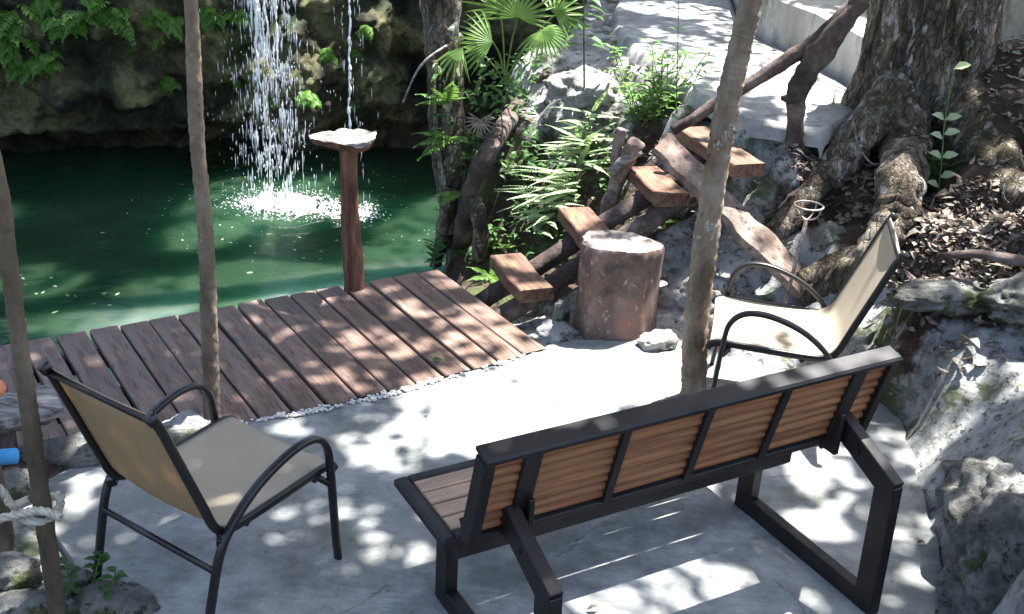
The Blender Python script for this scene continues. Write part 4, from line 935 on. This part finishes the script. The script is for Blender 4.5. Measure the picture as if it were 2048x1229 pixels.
# hanging growth on the pool wall
def wall_at(x, y):
    best = None
    for u in np.linspace(.5, 9.2, 240):
        p = WP0+WD*float(u); d = ray(x, y); 
        # intersect the view ray with the wall's mean plane
        break
    d = ray(x, y); n = WN; k = (WP0-CAM).dot(n)/d.dot(n); p = CAM+d*k
    u = (p-WP0).dot(WD); return wallpt(u, p.z)
for i, (x, y, nf, L_, lab) in enumerate([(20, 10, 9, .30, 'mass of fern fronds hanging at the top left of the pool wall'), (95, 0, 8, .22, 'bright fern tuft hanging at the wall top, second from the left'), (205, -5, 9, .28, 'long pointed fern hanging midway along the wall top'), (15, 70, 6, .25, 'fern drooping at the left edge of the wall below the top mass'),
        (140, 30, 6, .2, 'fern curtain between the bright tuft and the pointed fern'), (320, 15, 7, .2, 'fern hanging left of the slender deck trunk'), (345, 35, 5, .15, 'small fern close against the slender deck trunk'), (335, 150, 9, .13, 'fern clump growing on the wall left of the slender trunk'), (315, 70, 3, .08, 'single small fern on the bare wall face'),
        (480, 20, 7, .16, 'fern at the wall top left of the waterfall'), (605, 165, 9, .13, 'fern clump on the wall just right of the waterfall'), (655, 95, 8, .13, 'leafy tuft between the two falls'), (725, 45, 6, .11, 'small tuft right of the thin fall'), (710, 105, 4, .08, 'tiny tuft beside the thin fall'), (545, 190, 5, .09, 'green tuft behind the waterfall drops'), (470, 160, 5, .09, 'dim fern left of the waterfall at mid height'), (60, 110, 7, .2, 'dim green fern patch on the upper left wall'), (110, 95, 6, .16, 'shaded fern patch above the mossy bulges'), (700, 200, 4, .08, 'dim tuft low beside the thin fall'), (420, 10, 6, .18, 'fern fronds just right of the slender deck trunk')]):
    b_ = wall_at(x, y)+WN*.03; t = thing('hanging_fern', lab, 'fern', b_, 0, 'ferns growing on the pool wall')
    for k in range(int(nf*1.7)):
        mb = MB(); d = WN*rnd.uniform(.4, 1)+WD*rnd.uniform(-.9, .9)+Vector((0, 0, rnd.uniform(-.5, .5)))
        frond(mb, b_+WD*rnd.uniform(-L_*.4, L_*.4)+Vector((0, 0, rnd.uniform(-.3, .3)*L_)), d, L_*rnd.uniform(.6, 1.15), L_*.34, 1.7, 11, lw=L_*.085); mb.build('frond', M['wall_fern'], t)

# undergrowth and moss-leaf cover on the bank (nobody could count it)
mb = MB()
for i in range(1500):
    x, y = rnd.uniform(915, 1260), rnd.uniform(120, 545)
    if x > 1100 and 90 < y < 270: continue
    if x < 960+ (y-300)*.05 and y > 430: continue
    z = .62-.95*(y-120)/420+(x-1000)*.0006
    p = AG(x, y); g = ground_z(p.x, p.y)[0]
    if g < -.38 or fr((p.x*3, p.y*3, 6), 3) < -.1: continue
    a = rnd.uniform(0, 6.28); mb.leaf((p.x, p.y, g+rnd.uniform(.0, .10)), (math.cos(a), math.sin(a), rnd.uniform(-.3, .6)), (0, 0, 1), rnd.uniform(.025, .11), rnd.uniform(.014, .045), .15, .3)
for i in range(520):
    x, y = rnd.uniform(875, 1080), rnd.uniform(110, 350); p = AY(x, y, rnd.uniform(6.75, 7.15)); a = rnd.uniform(0, 6.28)
    if fr((p.x*4, p.z*4, 2), 3) < -.05: continue
    mb.leaf(p, (math.cos(a), math.sin(a), rnd.uniform(-.6, .4)), (rnd.uniform(-.4, .4), -.5, .9), rnd.uniform(.03, .09), rnd.uniform(.016, .04), .15, .3)
tag(mb.build('undergrowth', M['leaf']), 'tangle of small leaves covering the bank by the pool', 'undergrowth', kind='stuff')
# leaf litter
mb = MB()
def litter(n, xr, yr, z0):
    for i in range(n):
        p = AG(rnd.uniform(*xr), rnd.uniform(*yr)); g = ground_z(p.x, p.y)[0]
        if g < -.2: continue
        a = rnd.uniform(0, 6.28); mb.leaf((p.x, p.y, g+rnd.uniform(.003, .03)), (math.cos(a), math.sin(a), rnd.uniform(-.35, .35)), (rnd.uniform(-.6, .6), rnd.uniform(-.6, .6), 1), rnd.choice((.03, .045, .06, .08))*rnd.uniform(.7, 1.1), rnd.uniform(.018, .042), rnd.uniform(-.4, .4), rnd.uniform(-.6, .6))
litter(1700, (1760, 2120), (390, 590), .66); litter(500, (1560, 1760), (280, 460), .6); litter(260, (1930, 2120), (60, 350), 1.0); litter(260, (1060, 1330), (120, 330), .55); litter(250, (1180, 1560), (400, 560), .2); litter(120, (1750, 2080), (640, 760), .35)
for i in range(90):
    p = A(rnd.uniform(250, 1850), rnd.uniform(720, 1225)); a = rnd.uniform(0, 6.28)
    if inpoly(p.x, p.y, patio_poly): mb.leaf((p.x, p.y, .003), (math.cos(a), math.sin(a), .05), (0, 0, 1), rnd.uniform(.006, .02), rnd.uniform(.004, .009), .1, 0)
tag(mb.build('leaf_litter', M['dry_leaf']), 'dry brown fallen leaves littering the right bank', 'leaf litter', kind='stuff')

# ------------------------------------------------------------------ waterfall
mb = MB()
def drop(p, l, r_): mb.add([p+Vector((0, 0, l*.35)), p+Vector((r_, 0, 0)), p+Vector((0, r_, 0)), p+Vector((-r_, 0, 0)), p+Vector((0, -r_, 0)), p-Vector((0, 0, l*.65))], [(0, 1, 2), (0, 2, 3), (0, 3, 4), (0, 4, 1), (5, 2, 1), (5, 3, 2), (5, 4, 3), (5, 1, 4)])
TOPZ = 1.5
def fall(cx, n, sig, k):
    for i in range(n):
        u = rnd.random(); z = WZ+(TOPZ-WZ)*u
        sp_ = sig*(1+.8*(1-u))
        x = cx.x+rnd.gauss(0, sp_); y = cx.y+rnd.gauss(0, sp_*.6)
        
        x += .03*fr((z*2, cx.x*9+i*.002, 1), 2)
        if fr((x*22, z*7, cx.x), 3) < -.12: continue
        drop(Vector((x, y, z)), rnd.choice((.03, .05, .09, .14))*rnd.uniform(.6, 1.2)*k, rnd.uniform(.0016, .0042)*k)
fall(FALL+Vector((-.04, 0, 0)), 1000, .08, .9); fall(FALL+Vector((-.1, 0, 0)), 500, .03, 1.15); fall(FALL+Vector((.06, 0, 0)), 500, .05, 1); fall(FALL, 260, .15, .7); fall(FALL+Vector((-.28, 0, 0)), 140, .05, .6)
for k in range(6):      # water strands near the lip, breaking up lower down
    x0 = FALL.x+rnd.gauss(-.05, .07); y0 = FALL.y+rnd.gauss(0, .03); zl = rnd.uniform(.45, .95); zt = TOPZ
    pts = [Vector((x0+.022*fr((k*3.1, z_*3, 0), 3), y0, z_)) for z_ in [zl+(zt-zl)*i/40 for i in range(41)]]
    mb.tube(pts, [max(.0012, (.0075+.012*fr((k, i*.5, 4), 2))*min(1, i/8)) for i in range(41)], 5)
tag(mb.build('waterfall', M['droplet']), 'broad curtain of white water drops falling into the pool', 'waterfall', kind='stuff')
mb = MB(); fall(FALL2, 170, .045, .8)
pts = [Vector((FALL2.x+.018*fr((7.1, z_*3.5, 0), 3), FALL2.y, z_)) for z_ in [.0+TOPZ*i/90 for i in range(91)]]
mb.tube(pts, [max(.0015, .0075+.011*fr((3, i*.33, 4), 2)) for i in range(91)], 6)
for k in range(60): z_ = rnd.uniform(WZ, .1); drop(Vector((FALL2.x+rnd.gauss(0, .015), FALL2.y, z_)), .05, .005)
tag(mb.build('thin_waterfall', M['droplet']), 'thin white stream falling behind the post slab', 'waterfall', kind='stuff')
# churned foam where the water lands
mb = MB(); oct_ = [(1, 0, 0), (0, 1, 0), (-1, 0, 0), (0, -1, 0), (0, 0, 1)]
def speck(x, y, r_, h): z = WZ+wave(x, y); mb.add([(x+a*r_, y+b*r_, z+.002+c*h) for a, b, c in oct_], [(0, 1, 4), (1, 2, 4), (2, 3, 4), (3, 0, 4)])
for i in range(6500):
    a = rnd.uniform(0, 6.28); q = min(1.25, abs(rnd.gauss(0, .5))); speck(FALL.x+.06+.44*q*math.cos(a), FALL.y+.30*q*math.sin(a), rnd.uniform(.003, .012)*max(.25, 1-q*.5), rnd.uniform(.002, .012)*max(.2, 1-q*.5))
nf_ = 26; vs = []        # the solid heart of the foam
for j in range(nf_+1):
    for k in range(48):
        a = 2*math.pi*k/48; e = j/nf_*(1+.22*fr((math.cos(a)*2, math.sin(a)*2, 5), 3)); x, y = FALL.x+.06+.30*e*math.cos(a), FALL.y+.20*e*math.sin(a)
        vs.append((x, y, WZ+wave(x, y)+(.016*abs(fr((x*26, y*26, 1), 3))+.006)*(1-(j/nf_)**3)-.012*(j/nf_)**6))
mb.add(vs, [(j*48+k, (j+1)*48+k, (j+1)*48+(k+1) % 48, j*48+(k+1) % 48) for j in range(nf_) for k in range(48)])
for i in range(900):
    a = rnd.uniform(0, 6.28); q = abs(rnd.gauss(0, .7)); speck(FALL2.x+.17*q*math.cos(a), FALL2.y+.17*q*math.sin(a), rnd.uniform(.003, .01), rnd.uniform(.003, .012))
for i in range(130):  # sparse outlying white specks stand in for sun glints on the ripples
    a = rnd.uniform(0, 6.28); q = rnd.uniform(.4, 1.3); speck(FALL.x+.2+q*math.cos(a), FALL.y-.1+q*.8*math.sin(a), rnd.uniform(.0015, .006), .002)
tag(mb.build('foam', M['droplet']), 'bright white foam churned up under the waterfall', 'foam', kind='stuff')

# ------------------------------------------------------------------ small things
mb = MB()
for i in range(750):
    t = 1.62-1.55*rnd.random()**1.5; off = -.05-.03*math.sin(t*2.2)-.008+rnd.gauss(0, .007)-(.035 if .75 < t < 1.4 else 0)*rnd.random()
    if fr((t*5, 1, 1), 3) < (.12 if t < .65 else -.1) and rnd.random() < .8: continue
    p = DO+DD*t+DB*off; r_ = rnd.uniform(.004, .010); mb.blob((p.x, p.y, .004+rnd.uniform(0, .008)), (r_*rnd.uniform(.8, 1.4), r_, r_*.7), 1)
tag(mb.build('gravel', M['pebble'], smooth=True), 'strip of white pebbles between the deck and the concrete', 'gravel', kind='stuff')
fl_px = [(31, 555), (49, 562), (29, 573), (55, 573), (83, 590), (99, 557), (107, 573), (70, 589), (137, 596), (153, 597), (207, 593), (201, 590), (181, 612), (225, 613), (103, 630), (54, 641), (230, 594), (211, 467), (443, 483), (458, 487), (507, 547), (457, 575), (588, 500), (609, 517), (645, 507), (500, 493), (545, 470), (590, 475), (603, 478), (670, 483)]
for i, (x, y) in enumerate(fl_px):
    p = A(x, y, WZ); mb = MB(); a = rnd.uniform(0, 6.28); mb.leaf((0, 0, .008), (math.cos(a), math.sin(a), 0), (0, 0, 1), rnd.uniform(.025, .05), rnd.uniform(.012, .022), .1, -.05)
    o = mb.build('floating_leaf', M['pale_leaf'] if i % 3 else M['dry_leaf']); o.location = p; tag(o, 'tiny pale leaf floating on the green pool water', 'leaf', 'leaves floating on the pool')
for nm, lab, p, mt_, L_ in [('fallen_leaf', 'curled green leaf lying on the deck boards', A(863, 722, .012), 'leaf', .055), ('fallen_leaf', 'round brown leaf standing on the floor under the bench', A(1172, 1222, .006), 'dry_leaf', .05), ('fallen_leaf', 'small yellow leaf on the floor right of the bench legs', A(1540, 934, .006), 'pale_leaf', .025), ('fallen_leaf', 'brown curled leaf on the floor near the right rocks', A(1832, 1088, .006), 'dry_leaf', .04)]:
    mb = MB(); mb.leaf((0, 0, .004), (1, .2, .25 if 'standing' in lab else .05), (-.3, -.6, 1), L_, L_*.5, .3, .15); o = mb.build(nm, M[mt_]); o.location = p; tag(o, lab, 'leaf')
# rope round the dark trunk
rc0 = A(88, 1055, .0); Yr = 2.95
rope = thing('rope', 'thick cream rope knotted round the dark trunk at the left edge', 'rope', AY(75, 1025, Yr))
def twist(pts, rad, name):
    for s_ in range(3):
        mb = MB(); cc = []
        for i, p in enumerate(pts):
            tg = (pts[min(i+1, len(pts)-1)]-pts[max(i-1, 0)]).normalized(); u = tg.orthogonal().normalized() if abs(tg.z) > .95 else tg.cross(Vector((0, 0, 1))).normalized(); v = tg.cross(u)
            a = i*.55+s_*2.094; cc.append(p+(u*math.cos(a)+v*math.sin(a))*rad*.55)
        mb.tube(cc, rad*.6, 7); mb.build(name, M['rope'], rope, True)
pc = AY(82, 1020, 2.93)
ringp = [pc+Vector((.062*math.cos(a), .062*math.sin(a), .012*math.sin(a*2)+.02*math.cos(a))) for a in [k/40*2*math.pi for k in range(41)]]
twist(ringp, .013, 'rope_strand')
twist(curve([AY(120, 1035, 2.87), AY(80, 1022, 2.86), AY(30, 1030, 2.86), AY(-40, 1050, 2.9)], 14), .013, 'rope_strand')
twist(curve([AY(55, 1000, 2.9), AY(25, 1010, 2.86), AY(5, 985, 2.84), AY(-30, 950, 2.8)], 14), .012, 'rope_strand')
mb = MB(); mb.tube(curve([A(10, 1140, .0), AY(8, 1060, 3.2), AY(-6, 980, 3.2), AY(-30, 880, 3.2)], 6), .03, 12, wob=.1); o = mb.build('thin_post', M['pole_dark'], smooth=True); tag(o, 'short dark post behind the roped trunk at the left edge', 'post')
# blue foam noodle
n0, n1 = AY(34, 912, 3.4), AY(-160, 930, 3.2); mb = MB(); d = (n1-n0).normalized()
u = d.orthogonal().normalized(); v = d.cross(u); vs = []; fs = []
for (p, r_) in ((n0+d*.02, .010), (n0, .013), (n0, .026), (n0+d*.004, .029), (n0+d*.3, .029), (n1, .029)):
    for k in range(20): a = 2*math.pi*k/20; vs.append(p+(u*math.cos(a)+v*math.sin(a))*r_)
fs = [(j*20+k, j*20+(k+1) % 20, (j+1)*20+(k+1) % 20, (j+1)*20+k) for j in range(5) for k in range(20)]+[tuple(range(20))]
mb.add(vs, fs); tag(mb.build('foam_noodle', M['foam_blue'], smooth=True), 'end of a bright blue foam pool noodle at the left edge', 'pool noodle')
# weathered log bench at the left edge, and an orange float on it
lb = thing('log_bench', 'weathered grey split log bench at the left edge beside the deck', 'bench', AY(40, 830, 3.9))
mb = MB(); la, lc = AY(112, 800, 3.95), AY(-120, 850, 3.7); d = (lc-la).normalized(); s_ = d.cross(Vector((0, 0, 1))).normalized(); vs = []; nl = 16
for k in range(nl+1):
    p = la.lerp(lc, k/nl); e = 1+.1*fr((k*.4, 0, 1), 2); tp_ = min(1, .55+k*.25)
    for (a, z) in ((-.11, .02), (-.06, .035), (.02, .03), (.10, .025), (.11, -.01), (.05, -.07*tp_), (-.05, -.075*tp_), (-.11, -.02)): vs.append(p+s_*a*e+Vector((0, 0, z+.008*fr((k*.9, a*20, 3), 3))))
mb.add(vs, [(k*8+q, k*8+(q+1) % 8, (k+1)*8+(q+1) % 8, (k+1)*8+q) for k in range(nl) for q in range(8)]+[tuple(range(8))[::-1], tuple(nl*8+i for i in range(8))]); mb.build('log_top', M['grey_wood'], lb)
mb = MB(); q = la.lerp(lc, .55); mb.tube([q+Vector((0, 0, -.04)), Vector((q.x, q.y, -.05))], [.07, .075], 14, wob=.2); mb.build('log_leg', M['log'], lb, True)
mb = MB(); p = AY(-12, 778, 3.78); mb.blob(p, (.045, .045, .038), 3); mb.tube([p+Vector((0, 0, .03)), p+Vector((0, 0, .055))], .014, 10); tag(mb.build('orange_float', M['orange'], smooth=True), 'orange rounded float on the log bench at the left edge', 'float')

# ------------------------------------------------------------------ canopy: out-of-view crowns, with gaps shaped to let sun onto chosen spots
SX, SY = SUN.x/SUN.z, SUN.y/SUN.z
holes = []      # world ellipses that the sun reaches: x, y, z, rx, ry, kept share of leaves
def hole(px, py, z, rx, ry, keep=0.0):
    p = A(px, py, z); dist = (p-CAM).length; sc_ = FPX/dist; sv_ = (CAMH-z)/dist
    holes.append((p.x, p.y, z, rx/sc_, ry/(sc_*max(.3, sv_)), keep))
for h in [(1060, 800, 0, 260, 75, .10), (1000, 850, 0, 190, 60, .25), (1160, 755, 0, 190, 55, .14), (1270, 710, 0, 130, 40, .03), (900, 850, 0, 110, 50, .10), (790, 905, 0, 90, 35, .3), (1120, 720, 0, 120, 30, .25), (1330, 760, 0, 80, 65, .0), (1230, 740, 0, 190, 62, .12), (1180, 700, 0, 110, 22, .5), (580, 860, 0, 40, 12, .3), (700, 890, 0, 45, 16, .6),
          (1480, 735, 0, 60, 14, .1), (1430, 640, .38, 40, 45, .1), (1530, 640, .38, 110, 50, .15), (1600, 690, .38, 70, 30, .2), (1740, 560, .7, 60, 90, .2),
          (1225, 500, .48, 85, 26, .3), (1400, 560, .1, 80, 35, .15), (1480, 560, .1, 50, 40, .3), (1080, 650, 0, 60, 30, .3),
          (1310, 345, .57, 45, 30, .15), (1400, 270, .78, 50, 25, .2), (1560, 500, .4, 70, 60, .35), (1330, 300, .85, 30, 40, .4), (1640, 580, .1, 40, 30, .3),
          (1560, 150, .9, 170, 60, .3), (1640, 210, .9, 90, 40, .15), (1380, 110, .9, 100, 60, .8), (1480, 60, .9, 70, 50, .7), (1690, 60, 1.25, 120, 60, .1), (1350, 20, .9, 110, 25, .4), (1550, 30, 1.2, 80, 40, .2),
          (1090, 380, .3, 130, 95, .06), (1120, 270, .5, 90, 45, .15), (1040, 450, .1, 90, 40, .2), (1180, 180, .75, 70, 60, .35), (1290, 170, .8, 90, 70, .35),
          (1030, 60, 1.0, 110, 60, .2), (870, 60, 1.2, 45, 80, .15), (920, 130, .8, 60, 50, .35),
          (560, 405, WZ, 120, 40, 0), (700, 420, WZ, 50, 30, .1), (550, 250, .1, 50, 90, .1), (540, 120, .6, 48, 90, .1), (540, 20, 1.0, 48, 70, .1), (700, 200, .3, 16, 80, .1), (700, 50, .9, 16, 80, .1), (690, 272, .85, 75, 18, .2),
          (900, 560, 0, 45, 20, .3), (960, 650, 0, 90, 40, .5), (830, 620, 0, 60, 18, .5), (1040, 690, 0, 45, 25, .15), (760, 690, 0, 90, 30, .65), (700, 760, 0, 60, 25, .7), (900, 700, 0, 70, 25, .65),
          (80, 560, WZ, 80, 30, .15), (330, 590, WZ, 100, 34, .2), (520, 570, WZ, 150, 50, .05), (640, 560, WZ, 70, 30, .2), (240, 620, WZ, 90, 22, .15), (150, 650, WZ, 130, 20, .2), (350, 640, WZ, 60, 12, .3),
          (1960, 500, .68, 100, 40, .45), (2020, 450, .72, 60, 30, .4), (1800, 430, .66, 35, 60, .1), (1730, 520, .45, 60, 30, .25), (1900, 720, .35, 90, 60, .7), (2040, 730, .4, 50, 30, .4), (1640, 420, .75, 35, 25, .1), (1890, 260, 1.0, 40, 90, .4), (1790, 150, 1.4, 30, 70, .5), (1700, 240, .9, 50, 30, .1),
          (370, 850, .05, 55, 25, .15), (100, 20, 1.0, 35, 20, .3), (380, 200, 1.5, 25, 120, .6), (1480, 250, 1.2, 25, 180, .45), (1940, 890, .35, 60, 30, .5), (2030, 960, .4, 40, 80, .5),
          (1640, 1050, 0, 44, 24, 0), (1810, 1080, 0, 32, 16, .4), (1830, 1150, 0, 30, 14, .4), (1330, 1170, 0, 220, 50, .7), (1450, 1200, 0, 160, 40, .55), (1250, 1260, 0, 250, 40, .6), (1290, 1165, 0, 60, 18, .1), (1190, 1200, 0, 60, 16, .1), (1600, 1210, 0, 40, 24, .2), (1330, 1085, 0, 120, 20, .5), (1360, 765, .9, 60, 13, .2), (1560, 735, .9, 60, 11, .4), (1680, 715, .9, 60, 11, .3), (1130, 845, .9, 25, 9, .3),
          (660, 1020, 0, 45, 16, .8), (720, 1030, 0, 31, 12, .8), (580, 1025, 0, 19, 12, .8), (770, 1110, 0, 21, 12, .8), (560, 1080, 0, 21, 9, .8), (745, 1075, 0, 23, 14, .8), (830, 1110, 0, 25, 18, .8), (840, 1045, 0, 27, 14, .8), (185, 1075, 0, 18, 7, .8), (160, 1105, 0, 18, 6, .8), (1640, 915, 0, 27, 10, .8)]:
    hole(*h)
for i in range(26): hole(rnd.uniform(300, 1900), rnd.uniform(880, 1229), 0, rnd.uniform(4, 16), rnd.uniform(3, 9), .8)
for i in range(30): hole(rnd.uniform(560, 1050), rnd.uniform(560, 760), 0, rnd.uniform(5, 16), rnd.uniform(3, 9), .4)
for i in range(70): hole(rnd.uniform(1250, 2048), rnd.uniform(0, 560), rnd.uniform(.4, .9), rnd.uniform(6, 22), rnd.uniform(4, 14), .3)
for z_ in np.arange(.1, 2.3, .22):          # light on the slender trunks
    for px_, py_, bx_, by_ in ((1385, 795, 1505, -10), (425, 848, 381, -10)):
        base_ = A(px_, py_); k_ = z_/1.85; q_ = base_.lerp(AY(bx_, by_, base_.y), k_)
        holes.append((q_.x+.04, q_.y+.04, z_, .09 if px_ > 1000 else .06, .09 if px_ > 1000 else .06, .1 if px_ > 1000 else 1.1))
for z_ in np.arange(.7, 1.9, .2):
    holes.append((2.12, 6.42, z_, .16, .12, .9)); holes.append((2.3, 6.35, z_, .12, .1, 1.2)); holes.append((-.50, 6.92, z_, .2, .16, .2))
HO = np.array(holes)
NL = 165000
X = np.random.uniform(-4.3, 5.6, NL); Y_ = np.random.uniform(2.2, 15.0, NL); Z_ = np.random.uniform(6.3, 8.6, NL)
keepm = np.ones(NL, bool); dice = np.random.rand(NL)
for hx, hy, hz, rx, ry, kp in HO:
    gx = X-SX*(Z_-hz); gy = Y_-SY*(Z_-hz)
    ins = ((gx-hx)/(rx+.02))**2+((gy-hy)/(ry+.02))**2 < 1
    keepm &= ~(ins & (dice > kp*.30))
X, Y_, Z_ = X[keepm], Y_[keepm], Z_[keepm]
tc = np.array([(c_.x, c_.y) for _, c_ in canopy_trees]); own = ((X[:, None]-tc[None, :, 0])**2+(Y_[:, None]-tc[None, :, 1])**2).argmin(1)
for ti, (t, top) in enumerate(canopy_trees):
    idx = np.nonzero(own == ti)[0]; n_ = len(idx)
    if not n_: continue
    o_ = t.location; ps = np.stack([X[idx]-o_.x, Y_[idx]-o_.y, Z_[idx]-o_.z], 1)
    a = np.random.uniform(0, 6.283, n_); tl = np.random.uniform(-.5, .5, n_); rl = np.random.uniform(-.5, .5, n_)
    d = np.stack([np.cos(a)*np.cos(tl), np.sin(a)*np.cos(tl), np.sin(tl)], 1); s_ = np.stack([-np.sin(a)*np.cos(rl), np.cos(a)*np.cos(rl), np.sin(rl)], 1)
    Ls = np.random.uniform(.07, .135, n_)[:, None]; Ws = Ls*.28
    V = np.stack([ps-d*Ls*.5, ps-d*Ls*.15+s_*Ws, ps+d*Ls*.2+s_*Ws*.9, ps+d*Ls*.5, ps+d*Ls*.2-s_*Ws*.9, ps-d*Ls*.15-s_*Ws], 1).reshape(-1, 3)
    me = bpy.data.meshes.new('crown'); me.from_pydata(V.tolist(), [], [tuple(range(6*k, 6*k+6)) for k in range(n_)]); me.materials.append(M['canopy'])
    o = bpy.data.objects.new('crown', me); C.objects.link(o); o.parent = t
    mb = MB()
    for k in idx[::max(1, n_//14)]:
        e = Vector((X[k], Y_[k], Z_[k])); s0 = Vector((top.x, top.y, min(top.z, 6.3)-rnd.uniform(0, .6)))
        mb.tube(curve([s0, s0.lerp(e, .5)+Vector((0, 0, -.15)), e], 4), lerp_list([.022, .012, .004], 9), 6)
    mb.build('branches', M['pole_dark'], t, True)
